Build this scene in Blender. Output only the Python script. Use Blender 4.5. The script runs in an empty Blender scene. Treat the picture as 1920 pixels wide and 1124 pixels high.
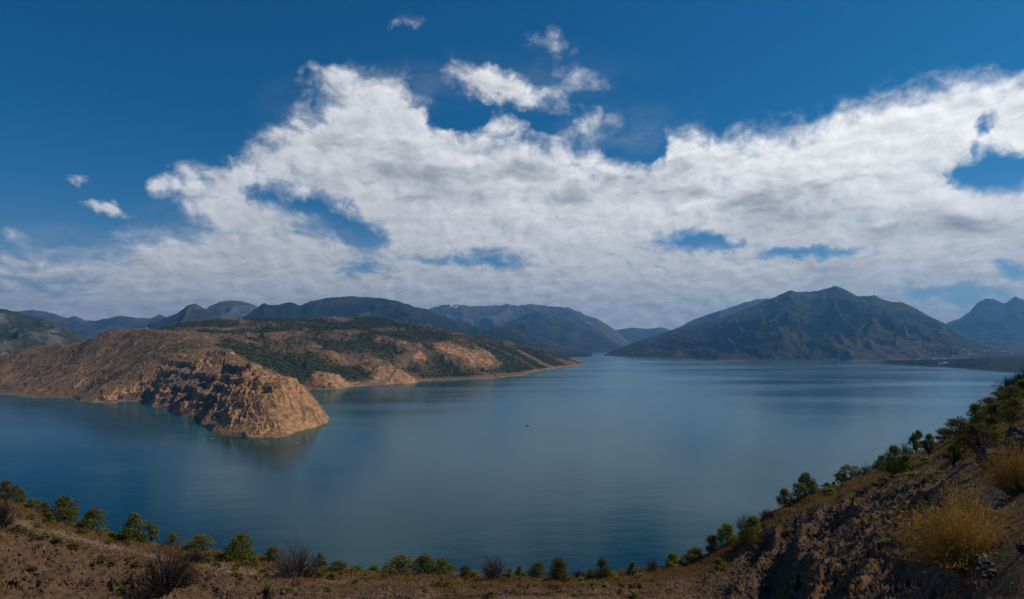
import bpy, math, random
import numpy as np
R = math.radians
random.seed(7); rng = np.random.default_rng(7)
SC = bpy.context.scene
COL = SC.collection

# ------------------------------------------------------------------ camera
H = 120.0                 # eye height above the lake
F, CX, HY = 1144.0, 960.0, 645.0   # focal length, centre column and horizon row of the 1920 px photograph
cam = bpy.data.cameras.new('camera'); camo = bpy.data.objects.new('camera', cam); COL.objects.link(camo)
camo.location = (0, 0, H); camo.rotation_euler = (R(90), 0, 0)
cam.sensor_width = 36; cam.lens = 36 * F / 1920; cam.shift_y = 83 / 1920
cam.clip_start = 0.3; cam.clip_end = 80000
SC.camera = camo

# ------------------------------------------------------------------ exposure
SC.view_settings.view_transform = 'Standard'; SC.view_settings.look = 'None'
SC.view_settings.gamma = 1; SC.view_settings.use_curve_mapping = False
SC.view_settings.exposure = 0.0
SC.render.engine = 'CYCLES'
SC.cycles.use_denoising = True
SC.cycles.max_bounces = 5; SC.cycles.diffuse_bounces = 2; SC.cycles.glossy_bounces = 2
SC.cycles.transparent_max_bounces = 6; SC.cycles.volume_bounces = 0
SC.cycles.sample_clamp_indirect = 4

HAZE_COLOR, HAZE_DENSITY = (0.16, 0.49, 0.98, 1), 5.4e-5

# ------------------------------------------------------------------ node helper
class NT:
    def __init__(s, tree): s.t = tree; s.n = tree.nodes; s.l = tree.links
    def node(s, kind, **kw):
        n = s.n.new(kind)
        for k, v in kw.items(): setattr(n, k, v)
        return n
    def put(s, sock, v):
        if isinstance(v, bpy.types.NodeSocket): s.l.new(v, sock)
        elif v is not None:
            if hasattr(sock.default_value, '__len__') and not hasattr(v, '__len__'): v = (v,) * len(sock.default_value)
            if hasattr(v, '__len__') and len(sock.default_value) == 4 and len(v) == 3: v = (*v, 1)
            sock.default_value = v
    def math(s, op, a, b=None, c=None, clamp=False):
        n = s.node('ShaderNodeMath', operation=op, use_clamp=clamp)
        s.put(n.inputs[0], a)
        if b is not None: s.put(n.inputs[1], b)
        if c is not None: s.put(n.inputs[2], c)
        return n.outputs[0]
    def vmath(s, op, a, b=None):
        n = s.node('ShaderNodeVectorMath', operation=op)
        s.put(n.inputs[0], a)
        if b is not None:
            if op == 'SCALE': s.put(n.inputs[3], b)
            else: s.put(n.inputs[1], b)
        return n.outputs[1] if op == 'LENGTH' else n.outputs[0]
    def comb(s, x, y, z):
        n = s.node('ShaderNodeCombineXYZ')
        for i, v in enumerate((x, y, z)): s.put(n.inputs[i], v)
        return n.outputs[0]
    def noise(s, vec, scale, detail=4, rough=0.55, dist=0, kind=None, color=False, lac=2.0):
        n = s.node('ShaderNodeTexNoise')
        if kind: n.noise_type = kind
        s.put(n.inputs['Vector'], vec); n.inputs['Scale'].default_value = scale
        n.inputs['Detail'].default_value = detail; n.inputs['Roughness'].default_value = rough
        n.inputs['Distortion'].default_value = dist; n.inputs['Lacunarity'].default_value = lac
        return n.outputs[1] if color else n.outputs[0]
    def smooth(s, v, a, b, lo=0.0, hi=1.0):
        n = s.node('ShaderNodeMapRange', interpolation_type='SMOOTHSTEP')
        s.put(n.inputs[0], v); s.put(n.inputs[1], a); s.put(n.inputs[2], b); s.put(n.inputs[3], lo); s.put(n.inputs[4], hi)
        return n.outputs[0]
    def mix(s, f, a, b, mode='MIX'):
        n = s.node('ShaderNodeMix', data_type='RGBA', blend_type=mode)
        s.put(n.inputs[0], f); s.put(n.inputs[6], a); s.put(n.inputs[7], b)
        return n.outputs[2]
    def attr(s, name):
        return s.node('ShaderNodeAttribute', attribute_name=name).outputs['Fac']
    def mapping(s, vec, scale=(1, 1, 1), rot=(0, 0, 0), loc=(0, 0, 0), kind='POINT'):
        n = s.node('ShaderNodeMapping', vector_type=kind)
        s.put(n.inputs[0], vec); n.inputs[1].default_value = loc; n.inputs[2].default_value = rot; n.inputs[3].default_value = scale
        return n.outputs[0]

# ------------------------------------------------------------------ sun and sky
SUN_AZ, SUN_EL = 80.0, 47.0         # degrees right of the view direction, degrees above the horizon
sd = (math.sin(R(SUN_AZ)) * math.cos(R(SUN_EL)), math.cos(R(SUN_AZ)) * math.cos(R(SUN_EL)), math.sin(R(SUN_EL)))
sun = bpy.data.lights.new('sun', 'SUN'); sun.energy = 3.4; sun.angle = R(0.53); sun.color = (1.0, 0.9, 0.76)
suno = bpy.data.objects.new('sun', sun); COL.objects.link(suno)
from mathutils import Vector
suno.rotation_euler = Vector(sd).to_track_quat('Z', 'Y').to_euler()
suno.location = (300, 100, 600)

def px2ang(X, Y):
    az = math.atan((X - CX) / F)
    el = math.atan((HY - Y) / F * math.cos(az))
    return math.degrees(az), math.degrees(el)

def build_world():
    w = bpy.data.worlds.new('World'); SC.world = w; w.use_nodes = True
    t = NT(w.node_tree); w.node_tree.nodes.clear()
    sky = t.node('ShaderNodeTexSky', sky_type='NISHITA')
    sky.sun_disc = False; sky.sun_elevation = R(SUN_EL); sky.sun_rotation = R(SUN_AZ)
    sky.altitude = 900; sky.air_density = 1.0; sky.dust_density = 0.6; sky.ozone_density = 2.0
    hs = t.node('ShaderNodeHueSaturation'); hs.inputs['Saturation'].default_value = SKY_SAT
    hs.inputs['Value'].default_value = SKY_VAL
    t.l.new(sky.outputs[0], hs.inputs['Color'])
    d = t.node('ShaderNodeTexCoord').outputs['Generated']
    sp = t.node('ShaderNodeSeparateXYZ'); t.l.new(d, sp.inputs[0])
    x, y, z = sp.outputs
    skyc = t.mix(1.0, hs.outputs[0], t.mix(t.smooth(z, 0.02, 0.34), (0.62, 0.80, 1.0), SKY_TINT), 'MULTIPLY')
    az = t.math('MULTIPLY', t.math('ARCTAN2', x, y), 57.29578)
    el = t.math('MULTIPLY', t.math('ARCSINE', z), 57.29578)
    ae = t.comb(az, el, 0)
    # cloud-layer coordinates: the direction projected on a flat layer overhead
    pz = t.math('ADD', t.math('MAXIMUM', z, 0.0), 0.085)
    p = t.comb(t.math('DIVIDE', x, pz), t.math('DIVIDE', y, pz), 0)
    warp = t.vmath('SUBTRACT', t.noise(p, 0.9, 3, 0.5, color=True), (0.5, 0.5, 0.5))
    pw = t.vmath('ADD', p, t.vmath('SCALE', warp, 0.55))
    def ell(X, Y, rx, ry, rot, wgt, sharp=False):
        a, e = px2ang(X, Y); c = math.cos(R(a))
        kx = math.degrees(c * c / F); ky = math.degrees(c * math.cos(R(e)) ** 2 / F)
        m = t.mapping(aew, kind='TEXTURE', loc=(a, e, 0), rot=(0, 0, R(-rot)), scale=(rx * kx, ry * ky, 1))
        g = t.node('ShaderNodeTexGradient', gradient_type='SPHERICAL'); t.l.new(m, g.inputs[0])
        v = g.outputs['Fac']
        return t.math('MULTIPLY', v, wgt)
    # small warp so that no outline is an ellipse
    w2 = t.vmath('SUBTRACT', t.noise(ae, 0.22, 5, 0.6, color=True), (0.5, 0.5, 0.5))
    aew = t.vmath('ADD', ae, t.vmath('MULTIPLY', w2, (7.0, 4.0, 0)))
    sx = t.node('ShaderNodeSeparateXYZ'); t.l.new(aew, sx.inputs[0])
    # upper edge of the cloud deck as a curve over azimuth
    top = [(-300, 470), (0, 468), (100, 475), (190, 470), (300, 450), (350, 430), (395, 385), (425, 300), (450, 265), (520, 232), (590, 190), (650, 150), (700, 140),
           (750, 150), (790, 185), (830, 232), (900, 245), (1000, 262), (1100, 262), (1170, 285), (1230, 285), (1265, 245), (1350, 242), (1450, 242),
           (1560, 212), (1620, 200), (1700, 172), (1780, 155), (1920, 140), (2200, 100)]
    fc = t.node('ShaderNodeFloatCurve'); cm = fc.mapping.curves[0]
    pts = [((px2ang(X, Y)[0] + 60) / 120, px2ang(X, Y)[1] / 45) for X, Y in top]
    while len(cm.points) < len(pts): cm.points.new(0.5, 0.5)
    for cp, (a, b) in zip(cm.points, pts): cp.location = (a, b); cp.handle_type = 'AUTO_CLAMPED'
    fc.mapping.use_clip = False; fc.mapping.update()
    t.put(fc.inputs['Value'], t.math('DIVIDE', t.math('ADD', sx.outputs[0], 60), 120, clamp=True))
    tope = t.math('MULTIPLY', fc.outputs[0], 45)
    cov = t.math('MULTIPLY', t.smooth(t.math('SUBTRACT', tope, sx.outputs[1]), -2.2, 3.4), 0.98)
    add = [(938, 166, 150, 46, 14, 1.2), (950, 238, 60, 30, 10, .6), (615, 153, 66, 36, 0, .8), (1035, 88, 85, 46, 10, .48), (755, 52, 50, 22, -30, .46),
           (1090, 152, 90, 34, 0, .5), (1120, 225, 90, 46, 10, .5), (200, 390, 56, 22, 18, 1.15), (300, 350, 44, 28, -20, .95), (385, 325, 85, 44, -10, 1.0),
           (388, 384, 80, 50, 0, 1.0), (140, 328, 36, 16, 0, .66), (450, 340, 60, 40, 0, .35), (570, 405, 50, 20, 0, .45), (260, 440, 80, 24, 0, .35), (30, 445, 70, 24, 0, .4),
           (1700, 220, 260, 90, -20, .35), (780, 250, 260, 90, 0, .25)]
    sub = [(600, 402, 200, 56, 22, 1.15), (470, 355, 70, 24, 20, .5), (690, 442, 70, 36, 10, .7), (838, 214, 85, 34, 8, .9), (1010, 215, 60, 20, 10, .4), (1030, 225, 60, 26, 0, .4), (1290, 458, 110, 32, -6, .95), (1510, 470, 150, 20, 3, 1.0), (1370, 445, 90, 24, 0, .5),
           (1875, 318, 165, 56, 0, 1.35), (1790, 330, 60, 24, 0, .5), (1872, 245, 32, 50, 15, .8), (925, 487, 105, 29, 4, .92), (820, 492, 90, 18, 0, .6), (690, 500, 90, 26, 10, .7),
           (1905, 500, 50, 22, 0, 1.0), (1760, 545, 170, 26, 6, .9), (1820, 570, 120, 26, 0, .7), (60, 545, 160, 24, 0, .6), (420, 430, 150, 46, 0, .35), (1195, 278, 70, 26, 0, .6), (880, 215, 60, 24, 10, .45), (1040, 408, 30, 10, 0, .4)]
    for e in add: cov = t.math('ADD', cov, ell(*e))
    for e in sub: cov = t.math('SUBTRACT', cov, ell(*e))
    # billows: large lumps high up, small flat ones towards the horizon
    hi = t.smooth(el, 3.0, 13.0)
    wb = t.vmath('SUBTRACT', t.noise(ae, 0.30, 4, 0.5, color=True), (0.5, 0.5, 0.5))
    aw = t.vmath('ADD', ae, t.vmath('SCALE', wb, 2.0))
    def billow(v, det):
        a_ = t.noise(t.mapping(v, scale=(1, 1.55, 1), rot=(0, 0, 0.12)), 0.27, det, 0.58)
        b_ = t.noise(t.mapping(v, scale=(1, 3.0, 1)), 0.55, det, 0.6)
        return t.math('ADD', t.math('MULTIPLY', a_, hi), t.math('MULTIPLY', b_, t.math('SUBTRACT', 1.0, hi)))
    n1 = billow(aw, 9)
    n1s = billow(t.vmath('ADD', aw, (0.75, 0.6, 0)), 6)
    pn = t.noise(pw, 1.7, 6, 0.55)
    vo = t.node('ShaderNodeTexVoronoi', feature='SMOOTH_F1'); vo.inputs['Scale'].default_value = 0.55
    vo.inputs['Smoothness'].default_value = 0.6
    if 'Detail' in vo.inputs: vo.inputs['Detail'].default_value = 3.0; vo.inputs['Roughness'].default_value = 0.6
    t.l.new(t.mapping(aw, scale=(1, 1.5, 1)), vo.inputs['Vector'])
    vs = t.node('ShaderNodeTexVoronoi', feature='SMOOTH_F1'); vs.inputs['Scale'].default_value = 0.55; vs.inputs['Smoothness'].default_value = 0.6
    if 'Detail' in vs.inputs: vs.inputs['Detail'].default_value = 3.0; vs.inputs['Roughness'].default_value = 0.6
    t.l.new(t.mapping(t.vmath('ADD', aw, (0.35, 0.30, 0)), scale=(1, 1.5, 1)), vs.inputs['Vector'])
    prel = t.math('SUBTRACT', vs.outputs['Distance'], vo.outputs['Distance'])
    mott = t.math('SUBTRACT', t.noise(t.mapping(aw, scale=(1, 2.3, 1), rot=(0, 0, .15)), 0.85, 6, .62), 0.5)
    puff = t.math('SUBTRACT', 0.45, vo.outputs['Distance'])
    n2 = t.noise(ae, 0.55, 8, 0.62)
    dens = t.math('ADD', cov, t.math('ADD', t.math('MULTIPLY', t.math('SUBTRACT', n1, 0.5), 1.35), t.math('ADD', t.math('MULTIPLY', puff, 0.24), t.math('MULTIPLY', t.math('SUBTRACT', n2, 0.5), 0.5))))
    alpha = t.math('ADD', t.math('MULTIPLY', t.math('MULTIPLY', t.smooth(dens, -0.05, 0.5), t.smooth(cov, 0.04, 0.3)), 0.38), t.math('MULTIPLY', t.smooth(dens, 0.27, 0.78), 0.62))
    # thickness seen from below: the thick parts are grey
    n3 = t.noise(t.mapping(pw, scale=(0.8, 1.5, 1), rot=(0, 0, 0.35)), 0.85, 6, 0.55)
    g = None
    for e in [(850, 325, 330, 60, 2, .55), (1150, 350, 260, 60, 5, .4), (1480, 395, 330, 75, 12, .7), (1790, 415, 160, 45, 10, .5), (1560, 500, 200, 40, 4, .35), (1250, 320, 200, 50, 10, .3)]:
        v = ell(*e); g = v if g is None else t.math('ADD', g, v)
    n4 = t.noise(t.mapping(aw, scale=(0.7, 2.3, 1), rot=(0, 0, 0.2)), 0.22, 6, 0.55)
    grey = t.math('ADD', t.math('ADD', t.math('MULTIPLY', t.math('SUBTRACT', n3, 0.5), 0.9), t.math('MULTIPLY', t.math('SUBTRACT', n4, 0.45), 2.3)), g)
    grey = t.math('MULTIPLY', t.smooth(grey, 0.08, 1.05), t.smooth(dens, 0.5, 0.95))
    relief = t.math('MULTIPLY', t.math('SUBTRACT', n1, n1s), CLOUD_RELIEF)
    # distance dulls the low clouds
    low = t.smooth(el, 1.0, 15.0)
    right = t.smooth(az, -30.0, 40.0)
    bright = t.mix(low, (4.8, 4.95, 5.2), t.mix(right, (6.4, 6.55, 6.9), (8.9, 8.9, 8.9)))
    dark = t.mix(low, (3.3, 3.5, 3.8), (3.0, 3.25, 3.6))
    cc = t.mix(grey, bright, dark)
    cc = t.vmath('SCALE', cc, t.math('ADD', t.math('ADD', t.math('MULTIPLY', t.smooth(t.math('SUBTRACT', tope, sx.outputs[1]), 9.0, 0.5), 0.10), t.math('ADD', t.math('MULTIPLY', prel, 0.18), t.math('MULTIPLY', mott, 0.16))), t.math('ADD', relief, 1.0)))
    thin = None
    for e in [(460, 425, 230, 60, 0, .5), (200, 455, 200, 40, 0, .35), (1000, 150, 260, 70, 0, .12), (560, 450, 240, 50, 0, .4), (1180, 240, 160, 60, 0, .25), (700, 175, 240, 60, -10, .2)]:
        v = ell(*e); thin = v if thin is None else t.math('ADD', thin, v)
    thin = t.math('MULTIPLY', thin, t.smooth(t.noise(t.mapping(ae, scale=(1, 2, 1), rot=(0, 0, .3)), .25, 7, .65), .3, .72), clamp=True)
    veil = t.math('MULTIPLY', t.smooth(el, 11.0, 1.0), 0.38)
    out = t.mix(veil, skyc, (2.2, 2.9, 4.0))
    out = t.mix(thin, out, (4.6, 5.0, 5.6))
    out = t.mix(t.math('MULTIPLY', alpha, 0.97), out, cc)
    bg = t.node('ShaderNodeBackground'); t.l.new(out, bg.inputs[0]); bg.inputs[1].default_value = 0.1
    wo = t.node('ShaderNodeOutputWorld'); t.l.new(bg.outputs[0], wo.inputs[0])
SKY_SAT, SKY_VAL, SKY_TINT, CLOUD_RELIEF = 1.3, 0.70, (0.10, 0.77, 0.92), 0.8
build_world()

# ------------------------------------------------------------------ numeric helpers
_perm = rng.permutation(512).astype(np.int32)
_ga = (np.arange(512) * 2.399963).astype(np.float32)
_gx, _gy = np.cos(_ga), np.sin(_ga)
def pnoise(x, y, seed=0):
    x = np.asarray(x, np.float32) + seed * 17.31; y = np.asarray(y, np.float32) - seed * 9.77
    xi = np.floor(x).astype(np.int32); yi = np.floor(y).astype(np.int32)
    xf = x - xi; yf = y - yi
    u = xf * xf * xf * (xf * (xf * 6 - 15) + 10); v = yf * yf * yf * (yf * (yf * 6 - 15) + 10)
    def g(i, j):
        h = _perm[(_perm[(xi + i) & 511] + yi + j) & 511]
        return _gx[h] * (xf - i) + _gy[h] * (yf - j)
    a = g(0, 0) + u * (g(1, 0) - g(0, 0)); b = g(0, 1) + u * (g(1, 1) - g(0, 1))
    return (a + v * (b - a)) * 1.5
def fbm(x, y, octv=5, gain=0.5, seed=0):
    s = 0; a = 1.0; f = 1.0
    for i in range(octv):
        s = s + a * pnoise(x * f, y * f, seed + i * 3); a *= gain; f *= 2.03
    return s
def ridged(x, y, octv=5, gain=0.5, seed=0):
    s = 0; a = 1.0; f = 1.0; w = 1.0; tot = 0
    for i in range(octv):
        n = 1 - np.abs(pnoise(x * f, y * f, seed + i * 3)) * 1.6
        n = np.clip(n, 0, 1) ** 2
        s = s + a * n * w; tot += a; w = np.clip(n * 1.6, 0, 1); a *= gain; f *= 2.05
    return s / tot
def sstep(v, a, b):
    q = np.clip((v - a) / (b - a), 0, 1); return q * q * (3 - 2 * q)
def P(X, Y, d): return ((X - CX) / F * d, d, H - (Y - HY) / F * d)
def dwater(Y): return H * F / (Y - HY)

def tag(o, label=None, cat=None, group=None, kind=None):
    if label: o['label'] = label
    if cat: o['category'] = cat
    if group: o['group'] = group
    if kind: o['kind'] = kind
    return o

def mesh_from(name, co, faces, mats=(), smooth=True, attrs=None, parent=None, link=True, mat_idx=None):
    """faces: int array (n,3) or (n,4) or a list of such arrays"""
    if not isinstance(faces, (list, tuple)): faces = [faces]
    me = bpy.data.meshes.new(name)
    co = np.asarray(co, np.float32); me.vertices.add(len(co)); me.vertices.foreach_set('co', co.ravel())
    lv = np.concatenate([f.ravel() for f in faces]).astype(np.int32)
    lt = np.concatenate([np.full(len(f), f.shape[1], np.int32) for f in faces])
    ls = np.concatenate([[0], np.cumsum(lt)[:-1]]).astype(np.int32)
    me.loops.add(len(lv)); me.loops.foreach_set('vertex_index', lv)
    me.polygons.add(len(lt)); me.polygons.foreach_set('loop_start', ls)
    try: me.polygons.foreach_set('loop_total', lt)
    except Exception: pass
    if mat_idx is not None: me.polygons.foreach_set('material_index', np.asarray(mat_idx, np.int32))
    me.polygons.foreach_set('use_smooth', np.full(len(lt), bool(smooth)))
    for k, v in (attrs or {}).items():
        a = me.attributes.new(k, 'FLOAT', 'POINT'); a.data.foreach_set('value', np.asarray(v, np.float32).ravel())
    me.update(calc_edges=True); me.validate()
    for m in mats: me.materials.append(m)
    o = bpy.data.objects.new(name, me)
    if link: COL.objects.link(o)
    if parent: o.parent = parent
    return o

def grid_faces(nr, nc, keep=None):
    i = np.arange(nr * nc).reshape(nr, nc)
    f = np.stack([i[:-1, :-1], i[:-1, 1:], i[1:, 1:], i[1:, :-1]], -1).reshape(-1, 4)
    if keep is not None: f = f[keep.ravel()]
    return f
def compact(co, faces, attrs):
    used = np.unique(faces); m = np.full(len(co), -1, np.int64); m[used] = np.arange(len(used))
    return co[used], m[faces], {k: np.asarray(v).ravel()[used] for k, v in attrs.items()}

def material(name):
    m = bpy.data.materials.new(name); m.use_nodes = True
    t = NT(m.node_tree); b = t.n['Principled BSDF']; b.inputs['Specular IOR Level'].default_value = 0.2
    b.inputs['Roughness'].default_value = 0.9
    return m, t, b
def bump(t, b, h, strength, dist):
    n = t.node('ShaderNodeBump'); n.inputs['Strength'].default_value = strength; n.inputs['Distance'].default_value = dist
    t.put(n.inputs['Height'], h); t.l.new(n.outputs[0], b.inputs['Normal'])
def objco(t): return t.node('ShaderNodeTexCoord').outputs['Object']

# ------------------------------------------------------------------ shoreline of the headland (plan view)
shore_px = [(-900, 728), (-400, 733), (-150, 735), (0, 739), (20, 742), (55, 744), (62, 747), (110, 746), (135, 745), (148, 752), (170, 755), (200, 757), (240, 753), (262, 754),
            (285, 762), (300, 765), (318, 772), (330, 779), (350, 782), (372, 790), (380, 801), (400, 812), (430, 817), (470, 821), (520, 822), (535, 819),
            (560, 809), (590, 802), (612, 793), (616, 788), (608, 774), (598, 758), (586, 742), (581, 736), (570, 731.5), (585, 731), (600, 732), (615, 731.5), (632, 730), (650, 727),
            (670, 725), (690, 724), (705, 722), (730, 721), (760, 720), (776, 719), (785, 715), (830, 714), (870, 712), (900, 711), (950, 707), (985, 703), (995, 699), (1010, 696),
            (1050, 690), (1075, 687), (1092, 684), (1088, 676), (1040, 671), (960, 668)]
shore = np.array([((X - CX) / F * dwater(Y), dwater(Y)) for X, Y in shore_px] + [(-3000, 7000), (-9000, 6500), (-6000, 2500)], np.float64)
def signed_dist(x, y, poly):
    """distance to a closed polygon, positive inside"""
    x = x.ravel().astype(np.float32); y = y.ravel().astype(np.float32)
    best = np.full(x.shape, 1e12, np.float32); ins = np.zeros(x.shape, bool)
    n = len(poly)
    for i in range(n):
        ax, ay = poly[i]; bx, by = poly[(i + 1) % n]
        dx, dy = bx - ax, by - ay; L = dx * dx + dy * dy
        tt = np.clip(((x - ax) * dx + (y - ay) * dy) / L, 0, 1)
        best = np.minimum(best, (x - ax - tt * dx) ** 2 + (y - ay - tt * dy) ** 2)
        if ay != by:
            c = (ay > y) != (by > y); xi = (bx - ax) * (y - ay) / (by - ay) + ax
            ins ^= c & (x < xi)
    s = np.sqrt(best); return np.where(ins, s, -s)

# ------------------------------------------------------------------ materials of the land
def land_material(name, tan, tan2, rock, rock2, green, shorec, scale=1.0, bumpd=1.5):
    m, t, b = material(name)
    o = objco(t)
    n1 = t.noise(o, 0.012 * scale, 6, 0.6); n2 = t.noise(o, 0.07 * scale, 6, 0.65); n3 = t.noise(o, 0.35 * scale, 4, 0.7)
    nstr = t.noise(t.mapping(o, scale=(1, 1, 4.5), rot=(0.35, 0.3, 0.4)), 0.05 * scale, 6, 0.7)
    c = t.mix(t.smooth(n1, 0.35, 0.65), tan, tan2)
    c = t.mix(t.math('MULTIPLY', t.smooth(t.noise(o, 0.03 * scale, 5, .6), .52, .7), .55), c, tuple(min(v * 1.45, .6) for v in tan))
    c = t.mix(t.math('MULTIPLY', t.smooth(n2, 0.42, 0.72), 0.55), c, tuple(v * 0.55 for v in tan2))
    rc = t.mix(t.smooth(nstr, 0.38, 0.62), rock2, rock)
    rc = t.mix(t.math('MULTIPLY', t.smooth(n3, 0.45, 0.7), 0.5), rc, tuple(v * 0.45 for v in rock2))
    rk = t.smooth(t.math('ADD', t.attr('rock'), t.math('MULTIPLY', t.math('SUBTRACT', n2, 0.5), 0.7)), 0.35, 0.6)
    c = t.mix(rk, c, rc)
    rc = t.mix(t.math('MULTIPLY', t.smooth(t.math('ADD', t.attr('bed'), t.math('MULTIPLY', t.math('SUBTRACT', n3, .5), .4)), .36, .1), CRACK_SHADE), rc, (0.12, 0.075, 0.05))  # low parts of the bed relief painted dark, as shade in cracks
    c = t.mix(rk, c, rc)
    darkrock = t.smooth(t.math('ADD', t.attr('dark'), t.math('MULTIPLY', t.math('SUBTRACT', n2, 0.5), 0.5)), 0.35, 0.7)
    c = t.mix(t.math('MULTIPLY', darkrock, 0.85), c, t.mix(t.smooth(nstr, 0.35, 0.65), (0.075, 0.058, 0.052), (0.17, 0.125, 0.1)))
    sh = t.math('MULTIPLY', t.attr('shore'), 0.9)
    c = t.mix(sh, c, shorec)
    vg = t.math('ADD', t.attr('veg'), t.math('ADD', t.math('MULTIPLY', t.math('SUBTRACT', n2, 0.5), 1.1), t.math('MULTIPLY', t.math('SUBTRACT', n3, 0.5), 0.9)))
    c = t.mix(t.math('MULTIPLY', t.smooth(vg, 0.05, 0.5), 0.6), c, tuple(v * 0.36 + g_ * .4 for v, g_ in zip(tan2, green)))
    c = t.mix(t.math('MULTIPLY', t.smooth(vg, 0.38, 0.66), 0.92), c, t.mix(n3, green, tuple(v * 1.9 for v in green)))
    t.l.new(c, b.inputs['Base Color']); b.inputs['Roughness'].default_value = 0.95; b.inputs['Specular IOR Level'].default_value = 0.05
    h = t.math('ADD', t.math('MULTIPLY', n2, 1.4), t.math('ADD', t.math('MULTIPLY', n3, 0.5), t.math('MULTIPLY', t.math('MULTIPLY', nstr, rk), 2.0)))
    bump(t, b, h, 0.8, bumpd)
    return m
CRACK_SHADE = 0.75
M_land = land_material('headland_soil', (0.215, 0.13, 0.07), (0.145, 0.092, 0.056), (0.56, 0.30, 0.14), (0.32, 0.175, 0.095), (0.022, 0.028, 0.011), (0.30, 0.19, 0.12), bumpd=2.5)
CRACK_SHADE = 0.0
M_left = land_material('rocky_hill', (0.09, 0.085, 0.055), (0.06, 0.062, 0.04), (0.22, 0.19, 0.16), (0.14, 0.125, 0.105), (0.022, 0.03, 0.015), (0.2, 0.17, 0.13), 0.35, 4)
M_mtn = land_material('dimmed_forest_mountain', (0.082, 0.060, 0.036), (0.042, 0.038, 0.027), (0.11, 0.095, 0.075), (0.07, 0.06, 0.05), (0.010, 0.015, 0.010), (0.2, 0.16, 0.1), 0.12, 10)  # forest colours lowered to stand in for cloud shadow on the slopes
M_grey = land_material('bare_mountain', (0.10, 0.092, 0.08), (0.07, 0.065, 0.058), (0.15, 0.14, 0.13), (0.09, 0.084, 0.076), (0.024, 0.028, 0.022), (0.2, 0.18, 0.15), 0.12, 10)

def snow_material():
    m = M_grey.copy(); m.name = 'snow_patched_mountain'; t = NT(m.node_tree); b = t.n['Principled BSDF']
    src = b.inputs['Base Color'].links[0].from_socket
    s = t.smooth(t.math('ADD', t.attr('snow'), t.math('MULTIPLY', t.math('SUBTRACT', t.noise(objco(t), 0.006, 6, 0.7), 0.5), 1.6)), 0.52, 0.6)
    t.l.new(t.mix(s, src, (0.8, 0.82, 0.85)), b.inputs['Base Color'])
    return m
M_snow = snow_material()

# ------------------------------------------------------------------ headland: one height field, built in plan
ctrl = [(-200, 690, 1800), (0, 668, 1850), (60, 657, 1850), (110, 651, 1850), (160, 645, 1850), (185, 629, 1810), (200, 622, 1800), (230, 618, 1800), (270, 616, 1800), (300, 620, 1750),
        (340, 628, 1650), (380, 636, 1550), (430, 655, 1350), (480, 684, 1100), (520, 699, 1000), (550, 710, 975), (575, 735, 960), (600, 765, 950),
        (50, 690, 1700), (150, 672, 1680), (250, 665, 1600), (300, 645, 1600), (350, 660, 1430), (100, 715, 1500), (200, 715, 1380), (300, 715, 1230), (340, 695, 1280), (350, 738, 1080),
        (420, 690, 1130), (430, 715, 1000), (430, 760, 890), (380, 770, 945), (500, 745, 840), (500, 715, 900), (500, 696, 985), (545, 745, 860), (580, 770, 880),
        (600, 706, 1640), (625, 699, 1650), (650, 705, 1665), (575, 722, 1560), (735, 700, 1885), (748, 697, 1890), (770, 706, 1890),
        # back headland skyline and the land behind it
        (330, 606, 2400), (400, 601, 2600), (480, 599, 2700), (540, 600, 2700), (600, 598, 2700), (640, 597, 2750), (690, 595, 2800), (720, 599, 2800), (760, 607, 2850), (800, 614, 2900), (850, 624, 2950),
        (900, 633, 3050), (950, 644, 3150), (1000, 653, 3250), (1040, 660, 3350), (1070, 668, 3450),
        (340, 625, 2000), (400, 632, 1950), (440, 640, 1850), (500, 640, 2000), (560, 632, 2200), (640, 640, 2130), (720, 642, 2230), (800, 646, 2350), (640, 622, 2450), (760, 625, 2550), (540, 617, 2400), (450, 618, 2350),
        (880, 640, 2600), (950, 660, 2700), (1000, 668, 2950), (1040, 672, 3200),
        (590, 700, 1720), (560, 680, 1780), (520, 668, 1800), (650, 690, 1850), (720, 682, 1950), (620, 662, 1950), (690, 664, 2050), (780, 680, 2050), (850, 668, 2250), (900, 687, 2330), (840, 690, 2150)]
cw = [P(*c) for c in ctrl]
cw += [P(X, 0, d)[:2] + (z,) for X, d, z in [(540, 1600, 40), (500, 1640, 72), (460, 1680, 98), (400, 1680, 112), (360, 1850, 135), (560, 1500, 14), (530, 1350, 22), (560, 1200, 22), (480, 1400, 62), (440, 1550, 92),
       (0, 2600, 40), (150, 2600, 60), (250, 2500, 120), (-300, 2600, 20), (300, 3300, 120), (400, 3600, 110), (500, 3700, 120), (600, 3800, 120), (700, 3900, 110), (800, 4000, 80), (900, 4100, 45), (1000, 4200, 25),
       (300, 5500, 30), (700, 5500, 20), (900, 5500, 5)]]
cw += [(sx_, sy_, 0.5) for sx_, sy_ in shore[1:-4]]
cw = np.array(cw)
def rbf_fit(pts, c=35.0, lam=2.0):
    A = np.sqrt(((pts[:, None, :2] - pts[None, :, :2]) ** 2).sum(-1) + c * c)
    n = len(pts); B = np.zeros((n + 1, n + 1)); B[:n, :n] = A - lam * np.eye(n); B[:n, n] = 1; B[n, :n] = 1
    s = np.linalg.solve(B, np.append(pts[:, 2], 0)); return s[:n].astype(np.float32), np.float32(s[n])
rw, rc0 = rbf_fit(cw)
def rbf_eval(x, y, c=35.0):
    z = np.full(x.shape, rc0, np.float32); c2 = np.float32(c * c)
    for (px, py, _), w in zip(cw, rw): z += w * np.sqrt((x - np.float32(px)) ** 2 + (y - np.float32(py)) ** 2 + c2)
    return z
def blob(x, y, X, Y, d, r):
    px, py, _ = P(X, Y, d); return np.exp(-((x - px) ** 2 + (y - py) ** 2) / (r * r))

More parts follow.
